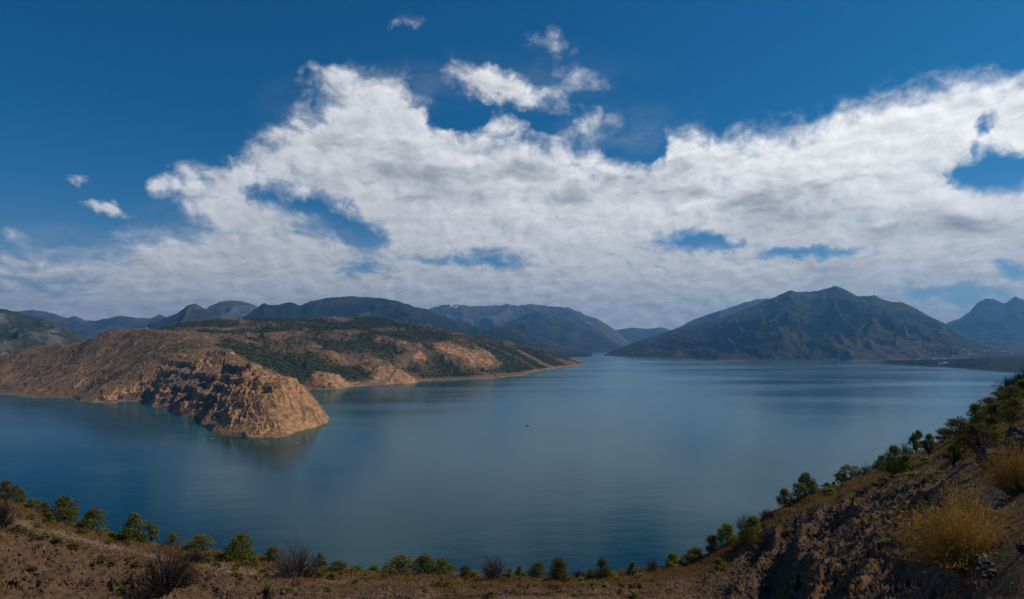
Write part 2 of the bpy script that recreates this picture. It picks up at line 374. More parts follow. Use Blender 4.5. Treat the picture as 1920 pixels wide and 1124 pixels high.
NCh, NRh = 760, 640
Xc = np.linspace(-330, 1130, NCh); dr_ = np.exp(np.linspace(math.log(745), math.log(4600), NRh))
DX, DD = np.meshgrid((Xc - CX) / F, dr_); hx = (DX * DD).astype(np.float32); hy = DD.astype(np.float32)
# horizontal warp so that cliff lines are craggy
wx = fbm(hx / 45, hy / 45, 4, 0.55, 11) * 9; wy = fbm(hx / 45, hy / 45, 4, 0.55, 23) * 9
sdist = signed_dist(hx + wx * 0.35, hy + wy * 0.35, shore).reshape(hx.shape)
base = rbf_eval(hx, hy)
inl = np.clip(sdist, 0, None)
front = sstep(1600 + 480 * sstep(-hx, 760, 1000) - hy, -60, 60) * sstep(-hx, 150, 260)      # 1 on the near peninsula
gul = ridged((hx + wx * 2) / 330, (hy + wy * 2) / 330, 5, 0.52, 5)
gul2 = ridged((hx + wx) / 120, (hy + wy) / 120, 5, 0.55, 9)
flute = ridged((hx + wx * 1.6 + hy * .25) / 62, (hy + wy * 2) / 250, 4, 0.55, 15)
back = 1 - front
z = base + (gul - 0.45) * (34 * back + 15 * front) * sstep(inl, 10, 160) * (0.22 + 0.78 * sstep(250 - base, 25, 120)) + (gul2 - 0.4) * (13 * back + 6 * front) * sstep(inl, 5, 60)
z += (flute - 0.4) * 8 * front * (1 - .7 * np.clip(blob(hx, hy, 335, 735, 1120, 160) + blob(hx, hy, 500, 745, 850, 160), 0, 1)) * sstep(inl, 5, 50) * sstep(300 - inl, 0, 200) * sstep(175 - base, 0, 50)
z += fbm(hx / 40, hy / 40, 5, 0.55, 31) * 2.6 * sstep(inl, 3, 40)
# quarried benches and crags
tip = np.clip(blob(hx, hy, 500, 745, 850, 150) * 1.5 + blob(hx, hy, 560, 760, 900, 90), 0, 1)
crag = np.clip(blob(hx, hy, 335, 735, 1120, 125) * 1.4 + blob(hx, hy, 385, 765, 990, 70) * 1.3 + blob(hx, hy, 310, 690, 1300, 110) + blob(hx, hy, 215, 735, 1260, 50), 0, 1)
pink = np.clip(blob(hx, hy, 165, 690, 1560, 70) + blob(hx, hy, 440, 675, 1160, 28) * 1.2 + blob(hx, hy, 230, 735, 1270, 70) * 1.2, 0, 1)
scarp = np.clip(blob(hx, hy, 630, 715, 1700, 80) * 1.4 + blob(hx, hy, 740, 710, 1860, 70) * 1.3 + blob(hx, hy, 770, 712, 1860, 35) + blob(hx, hy, 850, 655, 2420, 120) * 1.0 + blob(hx, hy, 578, 728, 1520, 40), 0, 1)
stepn = fbm(hx / 60, hy / 60, 4, 0.55, 41)
def terrace(zz, h, k):
    q = zz / h; f = np.floor(q); r = q - f
    return (f + sstep(r, k, 1.0)) * h
vary = sstep(fbm(hx / 130, hy / 130, 2, .5, 43), -.15, .15)
zt = (terrace(z + stepn * 8, 13.0, 0.62) - stepn * 5) * vary + (terrace(z + stepn * 10 + 6, 22.0, 0.66) - stepn * 6) * (1 - vary)
z = z + (zt - z) * np.clip(crag * 0.9 + tip * (0.08 + 0.5 * sstep(base, 50, 64)) + scarp * 0.3, 0, 1) * sstep(inl, 4, 25)
# slanting strata on the bare rock: thin ribs
rockz = np.clip(tip + crag + scarp * 0.8 + pink * 0.7, 0, 1)
st = hx * 0.62 + z * 0.78 + hy * 0.10 + wx * 0.7          # beds dip towards the far side of the point
jag = fbm(hx / 30, hy / 30, 4, 0.6, 59)
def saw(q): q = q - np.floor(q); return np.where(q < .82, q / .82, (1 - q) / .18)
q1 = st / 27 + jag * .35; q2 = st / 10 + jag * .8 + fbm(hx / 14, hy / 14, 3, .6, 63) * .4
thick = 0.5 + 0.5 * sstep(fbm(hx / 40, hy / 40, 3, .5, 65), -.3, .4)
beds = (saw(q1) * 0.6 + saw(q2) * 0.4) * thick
z += (beds - 0.4) * 9.0 * np.clip(tip + pink * .5 + scarp * .6, 0, 1) * sstep(inl, 2, 18)
cols_ = ridged((hx + wx * .6) / 20, (hy + wy * .6) / 48, 4, 0.55, 55)
z += (cols_ - 0.42) * 5.5 * np.clip(crag - tip * .5, 0, 1) * sstep(inl, 2, 18)
z += (ridged(hx / 10, hy / 10, 4, 0.65, 57) - 0.4) * 2.2 * rockz * sstep(inl, 2, 12)
# the shore: steep where it is rock, gentle beaches elsewhere
cliff = 0.5 + inl * (0.42 + 0.95 * np.clip(rockz + 0.06 + .2 * front, 0, 1)) + fbm(hx / 12, hy / 12, 3, 0.5, 61) * 0.5
z = np.where(sdist > 0, np.minimum(z, cliff + 4 * sstep(inl, 0, 15)), -np.minimum(-sdist * 0.35 + 0.3, 20))
z = np.where(sdist > 0, np.maximum(z, 0.25 + 0.05 * inl.clip(0, 40)), z)
# slope
gy_ = np.gradient(z, axis=0) / np.gradient(hy, axis=0); gx_ = np.gradient(z, axis=1) / np.gradient(hx, axis=1)
slope = np.sqrt(np.clip(gx_ ** 2 + gy_ ** 2, 0, 9))
a_rock = np.clip(rockz * 0.40 * sstep(slope, 0.3, 0.8) + rockz * 0.36 + scarp * .55 + sstep(slope, 0.75, 1.2) * 0.6, 0, 1)
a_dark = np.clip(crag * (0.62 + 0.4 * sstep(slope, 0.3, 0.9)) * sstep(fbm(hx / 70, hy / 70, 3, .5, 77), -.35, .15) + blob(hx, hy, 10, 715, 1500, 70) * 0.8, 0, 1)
a_shore = 0.8 * sstep(1.5 + fbm(hx / 25, hy / 25, 3, 0.5, 71) * 2.2 - z, 0, 1.2) * (sdist > -5)
vegn = fbm(hx / 230, hy / 230, 4, 0.55, 81)
lowg = sstep(0.42 - gul, -0.05, 0.18)      # gullies hold the scrub
plate = np.clip(blob(hx, hy, 560, 612, 2450, 330) + blob(hx, hy, 720, 615, 2600, 300) + blob(hx, hy, 330, 615, 2250, 180) * 0.9 + blob(hx, hy, 950, 655, 2900, 420) * 0.9, 0, 1)
valley = np.clip(blob(hx, hy, 530, 690, 1650, 130) + blob(hx, hy, 480, 662, 1750, 130) + blob(hx, hy, 570, 690, 1790, 100), 0, 1)
a_veg = back * np.clip(0.22 + lowg * 0.4 + vegn * 0.36 + plate * 0.30 + valley * 0.55 - scarp * 0.8, 0, 1) + front * np.clip(0.04 + lowg * 0.20 + vegn * 0.16 + sstep(.36 - flute, -.05, .15) * .22, 0, 0.42)
a_veg = a_veg * sstep(z, 4, 12) * (1 - 0.8 * rockz * front)
vis = (z > -6)
keep = (vis[:-1, :-1] | vis[1:, :-1] | vis[:-1, 1:] | vis[1:, 1:])
isfront = (front > 0.5)[:-1, :-1]
HL = dict(x=hx, y=hy, z=z, veg=a_veg, front=front, slope=slope, rock=rockz, sd=sdist)
for nm, mk in (('near_peninsula', keep & isfront), ('back_headland', keep & ~isfront)):
    co = np.stack([hx, hy, z], -1).reshape(-1, 3)
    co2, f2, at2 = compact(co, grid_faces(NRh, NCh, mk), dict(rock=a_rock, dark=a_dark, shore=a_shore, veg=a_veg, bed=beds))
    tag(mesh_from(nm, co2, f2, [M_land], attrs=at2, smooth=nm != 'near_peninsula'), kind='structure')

# ------------------------------------------------------------------ mountains
def mountain(name, ridge, mat, front=None, df=None, dr=None, z0=-3.0, spur=260.0, amp=0.16, rows=120, step=2.0, seed=1, back=0.5, veg=0.5, rocky=0.25, rough=1.0, tanright=0, snow=0, prof=1.15, shore=False, extra=None, jag=1.0):
    rx = np.array([p[0] for p in ridge], float); ry = np.array([p[1] for p in ridge], float)
    X = np.arange(rx[0], rx[-1] + step, step)
    Yr = np.interp(X, rx, ry)
    D1 = np.interp(X, [p[0] for p in dr], [p[1] for p in dr]) if isinstance(dr, list) else np.full(X.shape, float(dr))
    if front is not None: D0 = np.interp(X, [p[0] for p in front], [dwater(p[1]) for p in front])
    else: D0 = np.interp(X, [p[0] for p in df], [p[1] for p in df]) if isinstance(df, list) else np.full(X.shape, float(df))
    zr = H + (HY - Yr) / F * D1
    s = np.concatenate([np.linspace(0, 1, rows), 1 + np.linspace(0, back, max(6, rows // 4))[1:]])
    S, XX = np.meshgrid(s, X, indexing='ij'); D = D0 + (D1 - D0) * S
    x = (XX - CX) / F * D; y = D
    wn = fbm(x / (spur * 2.2), y / (spur * 2.2), 4, 0.5, seed + 3) * spur * 0.55
    rid = ridged((x + wn) / (spur * 2.0), (y + wn * 0.7) / (spur * 4.5), 6, 0.5, seed)
    fine = ridged((x + wn * .5) / (spur * 0.55), (y) / (spur * 0.7), 4, 0.55, seed + 40)
    env = np.clip(np.sin(np.clip(S, 0, 1) * math.pi), 0, 1) ** 0.8
    hz = np.maximum(zr - z0, 2.0)
    pr = np.where(S <= 1, np.clip(S, 0, 1) ** prof, np.clip(1 - ((S - 1) / back) ** 1.1, 0, 1))
    z = z0 + hz * pr + hz * amp * env * (rid - 0.42) * 2.0 + hz * amp * 0.22 * (fine - 0.4) * (0.10 + env) * rough * np.clip(S * 6, 0, 1)
    # the crest itself is uneven
    z += hz * 0.014 * jag * fbm(x / (spur * .35), y / (spur * .35), 4, 0.6, seed + 9) * sstep(S, 0.55, 1.0)
    # keep every spur below the crest line as seen from the viewpoint's side
    gy = np.gradient(z, axis=0) / np.maximum(np.gradient(y, axis=0), 1e-3); gx = np.gradient(z, axis=1) / np.gradient(x, axis=1)
    sl = np.sqrt(gx ** 2 + gy ** 2)
    vn = fbm(x / (spur * 1.1), y / (spur * 1.1), 5, 0.55, seed + 20)
    a_v = np.clip(veg + vn * 0.45 + (0.45 - rid) * 0.5 - 0.25 * sstep(S, 0.8, 1.0), 0, 1)
    if tanright:
        a_v = np.clip(a_v - 0.55 * sstep(XX, tanright, tanright + 160) * sstep(0.5 - S, 0, 0.3) - 0.3 * sstep(0.12 - S, 0, 0.08), 0, 1)
    a_r = np.clip(rocky * 0.6 + rocky * sstep(sl, 0.4, 1.0) + 0.3 * rocky * vn, 0, 1)
    a_s = (sstep(4 - z, 0, 3) if shore else np.zeros_like(z))
    sn = np.zeros_like(z) + (snow * sstep(z, hz.max() * 0.74, hz.max() * 1.0) if snow else 0)
    co = np.stack([x, y, z], -1).reshape(-1, 3)
    o = mesh_from(name, co, grid_faces(*x.shape), [mat], attrs=dict(rock=a_r, dark=np.zeros_like(z), shore=a_s, veg=a_v, snow=sn))
    tag(o, kind='structure')
    return dict(X=X, S=s, x=x, y=y, z=z)

mountain('far_mountain', [(1080, 655), (1110, 640), (1150, 620), (1185, 614), (1210, 617), (1240, 614), (1270, 622), (1330, 640), (1400, 652)], M_grey, df=13000, dr=14900, seed=3, spur=700, rows=50, amp=.1)
mountain('far_mountain', [(-500, 610), (-250, 585), (-100, 590), (20, 586), (60, 581), (100, 588), (125, 597), (140, 593), (160, 601), (178, 602), (200, 597), (228, 592), (250, 596), (280, 597), (300, 591), (320, 596), (370, 610), (460, 640)],
         M_grey, df=7500, dr=11000, seed=13, spur=420, rows=90, veg=.45)
mountain('grey_mountain', [(330, 625), (370, 590), (395, 574), (412, 566), (440, 564), (468, 568), (490, 580), (520, 600), (560, 630)], M_grey, df=7000, dr=9200, seed=23, spur=330, rows=90, veg=.1, rocky=.6)
mountain('grey_mountain', [(225, 640), (262, 619), (285, 605), (310, 597), (335, 586), (352, 573), (366, 570), (382, 577), (402, 589), (430, 601), (470, 620), (520, 645)], M_grey, df=4300, dr=6200, seed=33, spur=260, rows=90, veg=.5, rocky=.3)
mountain('snowy_mountain', [(720, 640), (770, 600), (810, 577), (830, 572), (850, 571), (880, 574), (905, 574), (940, 573), (955, 570), (970, 573), (997, 570.5), (1010, 573), (1040, 575), (1065, 577), (1080, 582), (1100, 592), (1120, 598), (1140, 610), (1158, 622), (1176, 640), (1190, 655)],
         M_snow, df=9800, dr=12900, seed=43, spur=520, rows=110, veg=.2, rocky=.5, snow=.46)
mountain('wooded_mountain', [(880, 660), (930, 620), (960, 600), (990, 588), (1012, 585), (1040, 594), (1070, 602), (1100, 612), (1130, 628), (1150, 640), (1165, 652), (1180, 659)],
         M_mtn, df=8600, dr=10600, seed=53, spur=330, rows=90, veg=.45)
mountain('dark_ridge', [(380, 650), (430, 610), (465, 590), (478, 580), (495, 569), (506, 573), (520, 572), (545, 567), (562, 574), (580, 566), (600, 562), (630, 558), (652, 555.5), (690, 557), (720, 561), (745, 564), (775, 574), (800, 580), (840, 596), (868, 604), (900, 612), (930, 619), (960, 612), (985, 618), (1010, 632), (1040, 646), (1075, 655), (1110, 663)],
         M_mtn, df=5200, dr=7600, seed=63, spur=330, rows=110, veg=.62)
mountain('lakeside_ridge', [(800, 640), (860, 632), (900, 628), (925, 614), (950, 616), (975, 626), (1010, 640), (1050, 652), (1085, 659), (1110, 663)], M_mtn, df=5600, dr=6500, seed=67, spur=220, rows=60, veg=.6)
mountain('pale_mountain', [(1230, 645), (1290, 604), (1320, 592), (1350, 583), (1380, 573), (1400, 566), (1420, 562), (1440, 560), (1500, 558), (1580, 590), (1650, 640)], M_grey, df=9600, dr=12600, seed=73, spur=450, rows=80, veg=.2, rocky=.4)
mountain('pale_mountain', [(1200, 655), (1238, 626), (1262, 618), (1290, 607), (1320, 596), (1335, 589), (1350, 583), (1365, 587), (1400, 585), (1450, 590), (1550, 640)], M_grey, df=8400, dr=10600, seed=83, spur=330, rows=70, veg=.4)
mountain('rocky_hillside', [(-500, 560), (-250, 570), (-80, 565), (0, 578), (25, 584), (50, 590), (75, 596), (100, 603), (120, 612), (140, 621), (160, 633), (180, 643), (215, 655), (260, 662)],
         M_left, df=2700, dr=4200, seed=93, spur=190, rows=140, veg=.66, rocky=.42, amp=.2)
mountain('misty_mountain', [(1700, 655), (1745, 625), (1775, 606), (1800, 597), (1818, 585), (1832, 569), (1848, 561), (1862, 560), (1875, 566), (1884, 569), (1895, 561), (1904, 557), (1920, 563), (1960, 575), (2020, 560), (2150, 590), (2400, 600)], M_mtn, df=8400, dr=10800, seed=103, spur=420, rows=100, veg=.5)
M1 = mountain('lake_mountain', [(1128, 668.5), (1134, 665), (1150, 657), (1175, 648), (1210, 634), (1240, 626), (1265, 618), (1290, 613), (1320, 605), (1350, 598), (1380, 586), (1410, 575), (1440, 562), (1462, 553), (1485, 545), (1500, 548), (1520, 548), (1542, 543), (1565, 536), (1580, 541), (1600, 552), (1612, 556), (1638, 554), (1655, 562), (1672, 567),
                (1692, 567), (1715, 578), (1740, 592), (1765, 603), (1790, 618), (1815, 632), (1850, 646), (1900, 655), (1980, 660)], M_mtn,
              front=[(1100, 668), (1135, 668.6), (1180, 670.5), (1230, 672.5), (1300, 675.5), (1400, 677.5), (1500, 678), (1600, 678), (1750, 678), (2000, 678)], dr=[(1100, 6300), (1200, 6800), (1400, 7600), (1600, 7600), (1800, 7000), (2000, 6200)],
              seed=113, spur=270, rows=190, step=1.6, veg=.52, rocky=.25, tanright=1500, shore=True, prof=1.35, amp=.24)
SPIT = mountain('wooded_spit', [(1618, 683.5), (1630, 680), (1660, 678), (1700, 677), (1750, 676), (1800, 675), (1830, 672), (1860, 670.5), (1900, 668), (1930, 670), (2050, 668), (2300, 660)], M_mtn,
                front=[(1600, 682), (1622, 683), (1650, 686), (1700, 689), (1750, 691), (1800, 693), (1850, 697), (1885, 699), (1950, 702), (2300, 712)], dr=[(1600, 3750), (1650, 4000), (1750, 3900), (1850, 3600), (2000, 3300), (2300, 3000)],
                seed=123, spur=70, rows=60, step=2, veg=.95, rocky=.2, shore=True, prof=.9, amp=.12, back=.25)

# ------------------------------------------------------------------ lake and the ground sheet under everything
def lake():
    Xs = np.concatenate([[-12000, -6000, -3000, -1200], np.linspace(-700, 2600, 240), [3200, 4500, 8000]])
    dd = np.concatenate([[-400, 60, 150], np.exp(np.linspace(math.log(230), math.log(14000), 330))])
    DX, D = np.meshgrid((Xs - CX) / F, dd)
    x = DX * np.maximum(D, 400); y = D + 0 * DX
    x = np.clip(x, -16000, 16000)
    s = -signed_dist(x, y, shore).reshape(x.shape)
    sh = np.exp(-np.clip(s, 0, None) / 30.0) * (y < 2600)
    m, t, b = material('lake_water')
    o = objco(t)
    deep = t.mix(t.smooth(t.noise(t.mapping(o, scale=(.0006, .0016, 1)), 1, 3), .35, .65), (0.0005, 0.026, 0.036), (0.001, 0.031, 0.042))
    shn = t.math('MULTIPLY', t.attr('shallow'), t.smooth(t.noise(o, 0.02, 4), 0.3, 0.65))
    # calm slicks and ruffled bands drifting along the lake
    bands = t.noise(t.mapping(o, scale=(.0011, .007, 1), rot=(0, 0, -.12)), 1.0, 6, .6, .6)
    streak = t.noise(t.mapping(o, scale=(.0016, .030, 1), rot=(0, 0, -.10)), 1.0, 4, .6, .4)
    rg = t.math('ADD', t.smooth(bands, .38, .66, .12, .19), t.smooth(streak, .62, .72, 0, -.05))
    w1 = t.noise(t.mapping(o, scale=(.22, .42, 1), rot=(0, 0, .3)), 1.0, 5, .6); w2 = t.noise(t.mapping(o, scale=(.03, .07, 1), rot=(0, 0, -.25)), 1.0, 4, .55)
    hgt = t.math('ADD', t.math('MULTIPLY', w1, 0.35), t.math('MULTIPLY', w2, 1.3))
    bn = t.node('ShaderNodeBump'); bn.inputs['Strength'].default_value = 0.13; bn.inputs['Distance'].default_value = 1.0; t.put(bn.inputs['Height'], hgt)
    body = t.node('ShaderNodeBsdfDiffuse'); t.put(body.inputs['Color'], t.mix(shn, deep, (0.010, 0.115, 0.09)))
    glo = t.node('ShaderNodeBsdfGlossy'); t.put(glo.inputs['Roughness'], rg); glo.inputs['Color'].default_value = (0.68, 0.90, 1.0, 1); t.l.new(bn.outputs[0], glo.inputs['Normal'])
    fr = t.node('ShaderNodeFresnel'); fr.inputs['IOR'].default_value = 1.31; t.l.new(bn.outputs[0], fr.inputs['Normal'])
    mx = t.node('ShaderNodeMixShader'); t.put(mx.inputs[0], t.math('MULTIPLY', fr.outputs[0], 0.86)); t.l.new(body.outputs[0], mx.inputs[1]); t.l.new(glo.outputs[0], mx.inputs[2])
    t.l.new(mx.outputs[0], t.n['Material Output'].inputs['Surface']); t.n.remove(b)
    co = np.stack([x, y, 0 * x], -1).reshape(-1, 3)
    tag(mesh_from('lake', co, grid_faces(*x.shape), [m], attrs=dict(shallow=sh)), kind='structure')
lake()
g = 16300.0
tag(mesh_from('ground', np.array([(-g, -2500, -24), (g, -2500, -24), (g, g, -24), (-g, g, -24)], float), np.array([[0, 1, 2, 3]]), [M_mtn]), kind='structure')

# ------------------------------------------------------------------ near hillside
#        X      p1(d,z)     p2(Y,d)     p3(Y,d)     p4(Y,d)    p5 crest (Y,d)
fgt = [(-1400, (20, -9), (1124, 40), (900, 48), (800, 54), (740, 62)),
       (-250, (20, -11), (1124, 42), (1010, 49), (930, 55), (880, 61)),
       (0, (20, -11), (1124, 43), (1050, 48), (980, 54), (934, 60)),
       (100, (20, -11), (1124, 44), (1065, 49), (1005, 54), (968, 60)),
       (200, (20, -11), (1124, 44), (1078, 49), (1028, 54), (1000, 60)),
       (300, (20, -11), (1124, 45), (1090, 49), (1050, 54), (1022, 60)),
       (400, (20, -11), (1124, 45), (1098, 49), (1069, 53), (1036, 60)),
       (500, (20, -11), (1124, 45), (1108, 48), (1086, 52), (1050, 60)),
       (640, (20, -11), (1126, 45), (1115, 47.5), (1097, 51), (1068, 59)),
       (800, (20, -11), (1128, 45), (1117, 47), (1102, 50), (1076, 58)),
       (960, (20, -11), (1128, 45), (1117, 47), (1105, 50), (1081, 58)),
       (1100, (20, -11), (1128, 45), (1117, 47), (1105, 50), (1082, 58)),
       (1200, (20, -11), (1126, 45), (1113, 48), (1098, 52), (1073, 58)),
       (1300, (20, -11), (1124, 45), (1102, 49), (1078, 54), (1052, 59)),
       (1350, (20, -11), (1124, 44), (1090, 49), (1056, 54), (1026, 59)),
       (1400, (20, -11), (1124, 43), (1076, 48), (1026, 54), (994, 59)),
       (1450, (19, -10), (1124, 42), (1058, 48), (992, 54), (958, 59)),
       (1500, (18, -9.5), (1124, 36), (1040, 45), (962, 54), (930, 60)),
       (1535, (15, -8.2), (1124, 32), (1030, 43), (945, 54), (920, 60)),
       (1560, (13, -7.2), (1124, 29), (1025, 41), (946, 53), (918, 61)),
       (1600, (11, -6.2), (1124, 24), (1018, 37), (928, 52), (905, 62)),
       (1650, (9, -5.2), (1124, 20), (1008, 33), (905, 50), (882, 64)),
       (1700, (7.5, -4.4), (1124, 16), (995, 29), (890, 47), (852, 66)),
       (1750, (6, -3.7), (1124, 13), (980, 24), (882, 43), (838, 68)),
       (1800, (5, -3.1), (1124, 11), (962, 19), (870, 37), (806, 70)),
       (1850, (4, -2.6), (1124, 9), (955, 16), (850, 33), (764, 71)),
       (1920, (3, -2.2), (1124, 7), (945, 14), (820, 30), (714, 72)),
       (2100, (2.5, -2), (1124, 5), (900, 10), (740, 24), (630, 75)),
       (3200, (2.5, -1.9), (1124, 4), (760, 9), (600, 20), (500, 80))]
def near_hill():
    Xk = np.array([r[0] for r in fgt], float)
    cols = np.concatenate([np.linspace(-1400, -130, 40)[:-1], np.linspace(-130, 2050, 800), np.linspace(2050, 3200, 40)[1:]])
    kd, kz = [], []
    for j in range(1, 6):
        if j == 1: d = [r[1][0] for r in fgt]; zz = [r[1][1] for r in fgt]
        else: d = [r[j][1] for r in fgt]; zz = [-(r[j][0] - HY) / F * r[j][1] for r in fgt]
        kd.append(np.interp(cols, Xk, d)); kz.append(np.interp(cols, Xk, zz))
    kd = [np.full(cols.shape, 0.4)] + kd; kz = [np.full(cols.shape, -1.75)] + kz
    kd += [kd[-1] + 5, kd[-1] + 45, np.full(cols.shape, 275.0)]; kz += [kz[-1] - 2.0, kz[-1] - 30, np.full(cols.shape, -123.0)]
    # soften the columns so that the table's knots do not show
    ker = np.exp(-np.linspace(-2, 2, 17) ** 2); ker /= ker.sum()
    sm = lambda a: np.convolve(np.pad(a, 8, 'edge'), ker, 'valid')
    kd = np.array([sm(a) for a in kd]); kz = np.array([sm(a) for a in kz])
    n = [14, 36, 90, 95, 110, 14, 14, 26]
    s = np.concatenate([np.linspace(i, i + 1, k, endpoint=False) for i, k in enumerate(n)] + [[8.0]])
    D = np.empty((len(s), len(cols))); Z = np.empty_like(D)
    ks = np.arange(9)
    i0 = np.clip(np.floor(s).astype(int), 0, 7); fr = (s - i0)[:, None]
    def cr(K):   # Catmull-Rom, blended with linear to avoid overshoot
        a = K[np.clip(i0 - 1, 0, 8)]; b = K[i0]; c = K[i0 + 1]; e = K[np.clip(i0 + 2, 0, 8)]
        q = 0.5 * (2 * b + (c - a) * fr + (2 * a - 5 * b + 4 * c - e) * fr ** 2 + (3 * b - a - 3 * c + e) * fr ** 3)
        l = b + (c - b) * fr; w = np.where((i0 >= 2) & (i0 <= 4), 0.5, 0.0)[:, None]
        return l + (q - l) * w
    D = cr(kd); Z = cr(kz)
    S = s[:, None] + 0 * D; XC = cols[None, :] + 0 * D
    x = (XC - CX) / F * D; y = D.copy()
    # path on the left bench: flattened, slightly sunk
    pm = np.exp(-((S - 4.25) / 0.2) ** 2) * sstep(900 - XC, 0, 350)
    # relief
    dist = np.sqrt(x * x + y * y)
    amp = np.clip(dist / 40, 0.05, 1.0)
    n1 = fbm(x / 9, y / 9, 5, 0.5, 201); n2 = fbm(x / 2.2, y / 2.2, 5, 0.55, 211); n3 = fbm(x / 0.5, y / 0.5, 3, 0.5, 221)
    bankL = sstep(4.05 - S, 0, 0.15) * sstep(S, 1.7, 2.1) * sstep(620 - XC, -40, 180)
    bankR = sstep(4.05 - S, 0, 0.2) * sstep(S, 1.6, 2.0) * sstep(XC, 1290, 1400) * sstep(1800 - XC, -40, 140)
    gl = ridged((x + n1 * 1.5) / 3.2, (y + n1 * 2) / 14, 5, 0.6, 231); ck = ridged((x + n2) / 1.1, (y + n2) / 1.6, 4, 0.6, 241)
    gr = ridged((x * 0.8 - y * 0.6 + n1 * 1.2) / 3.6, (y * 0.8 + x * 0.6) / 16, 5, 0.6, 251)
    mid = sstep(S, 1.0, 2.0) * sstep(5.6 - S, 0, 0.6)
    Z = Z + (n1 * 0.42 + n2 * 0.16 + n3 * 0.035) * amp * (1 - 0.75 * pm)
    Z = Z - 0.28 * pm + bankL * ((gl - 0.45) * 1.3 + (ck - 0.4) * 0.28) + bankR * ((gr - 0.45) * 1.5 + (ck - 0.4) * 0.16) + sstep(XC, 1300, 1500) * mid * (ck - 0.4) * 0.13 * amp
    y = y + (bankL * (ck - 0.4) * 0.45 + bankR * (ck - .4) * 0.4)
    x = x + (bankL * fbm(x / 1.5, y / 1.5, 3, .5, 261) * 0.5)
    cv = np.clip(ridged((x + n2 * .8) / 1.5, (y + n1) / 5.5, 4, .6, 281) - .55, 0, 1); Z = Z - cv * 2.6 * (bankL + .7 * bankR)
    rk = np.clip(bankL * 0.6 + bankR * 0.8, 0, 1)
    zz = H + Z
    zz = np.maximum(zz, -3.0)
    gr_ = np.clip(sstep(S, 3.9, 4.3) * (1 - pm) * 0.7 * sstep(5.3 - S, 0, .3) + 0.25 * n1 + 0.15 * n2, 0, 1)
    m, t, b = material('hillside_soil')
    o = objco(t)
    a1 = t.noise(o, 0.35, 6, 0.6); a2 = t.noise(o, 2.3, 6, 0.65); a3 = t.noise(o, 11, 4, 0.7)
    vor = t.node('ShaderNodeTexVoronoi'); vor.inputs['Scale'].default_value = 7.0; t.l.new(o, vor.inputs['Vector'])
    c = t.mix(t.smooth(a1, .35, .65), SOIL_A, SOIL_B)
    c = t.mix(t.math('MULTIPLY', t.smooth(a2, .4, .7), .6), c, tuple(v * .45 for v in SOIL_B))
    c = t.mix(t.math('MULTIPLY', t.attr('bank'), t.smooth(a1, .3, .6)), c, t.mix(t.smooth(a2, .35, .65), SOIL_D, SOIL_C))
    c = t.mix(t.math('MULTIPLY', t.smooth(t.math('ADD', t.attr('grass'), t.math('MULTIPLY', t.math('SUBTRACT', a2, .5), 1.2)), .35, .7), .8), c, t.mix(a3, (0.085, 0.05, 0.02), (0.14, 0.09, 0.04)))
    c = t.mix(t.math('MULTIPLY', t.attr('path'), .85), c, (0.25, 0.165, 0.115))
    peb = t.smooth(vor.outputs['Distance'], .25, .05)
    c = t.mix(t.math('MULTIPLY', t.math('MULTIPLY', peb, t.smooth(a2, .42, .6)), .55), c, t.mix(vor.outputs['Color'], (0.2, 0.15, 0.12), (0.1, 0.075, 0.06)))
    t.l.new(c, b.inputs['Base Color']); b.inputs['Specular IOR Level'].default_value = 0.08
    bump(t, b, t.math('ADD', t.math('MULTIPLY', a2, .35), t.math('ADD', t.math('MULTIPLY', a3, .10), t.math('MULTIPLY', peb, .05))), 0.9, .6)
    co = np.stack([x, y, zz], -1).reshape(-1, 3)
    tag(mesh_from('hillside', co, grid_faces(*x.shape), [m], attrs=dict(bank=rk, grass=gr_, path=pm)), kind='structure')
    Xp = CX + F * x / np.maximum(y, .1); Yp = HY + F * (H - zz) / np.maximum(y, .1)
    # the slope the viewer stands on, going on behind him
    xb = np.linspace(-260, 260, 80); yb = np.concatenate([np.linspace(-300, -4, 40), [0.35]])
    XB, YB = np.meshgrid(xb, yb); ZB = H - 1.9 + (-YB) * 0.22 * sstep(-YB, 2, 30) + fbm(XB / 12, YB / 12, 4, .5, 271) * .8 * sstep(-YB, 2, 12) - np.abs(XB) * 0.35 * sstep(np.abs(XB), 2, 10) * sstep(30 + YB, 0, 26) - sstep(np.abs(XB), 60, 260) * 30
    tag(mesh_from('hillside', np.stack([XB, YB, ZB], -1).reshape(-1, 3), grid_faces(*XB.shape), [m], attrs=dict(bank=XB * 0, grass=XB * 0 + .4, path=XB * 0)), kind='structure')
    return dict(x=x, y=y, z=zz, X=Xp, Y=Yp, S=S, cols=cols, s=s, bankL=bankL, bankR=bankR, pm=pm)
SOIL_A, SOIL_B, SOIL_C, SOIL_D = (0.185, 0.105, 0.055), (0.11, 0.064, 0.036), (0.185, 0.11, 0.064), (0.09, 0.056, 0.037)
FG = near_hill()
def on_hill(X, Y):
    """the point of the near hillside that is seen at column X, row Y"""
    j = int(np.argmin(np.abs(FG['cols'] - X)))
    r = (FG['s'] >= 1.3) & (FG['s'] <= 5.05); idx = np.nonzero(r)[0]
    k = idx[np.argmin(np.abs(FG['Y'][idx, j] - Y))]
    return float(FG['x'][k, j]), float(FG['y'][k, j]), float(FG['z'][k, j])

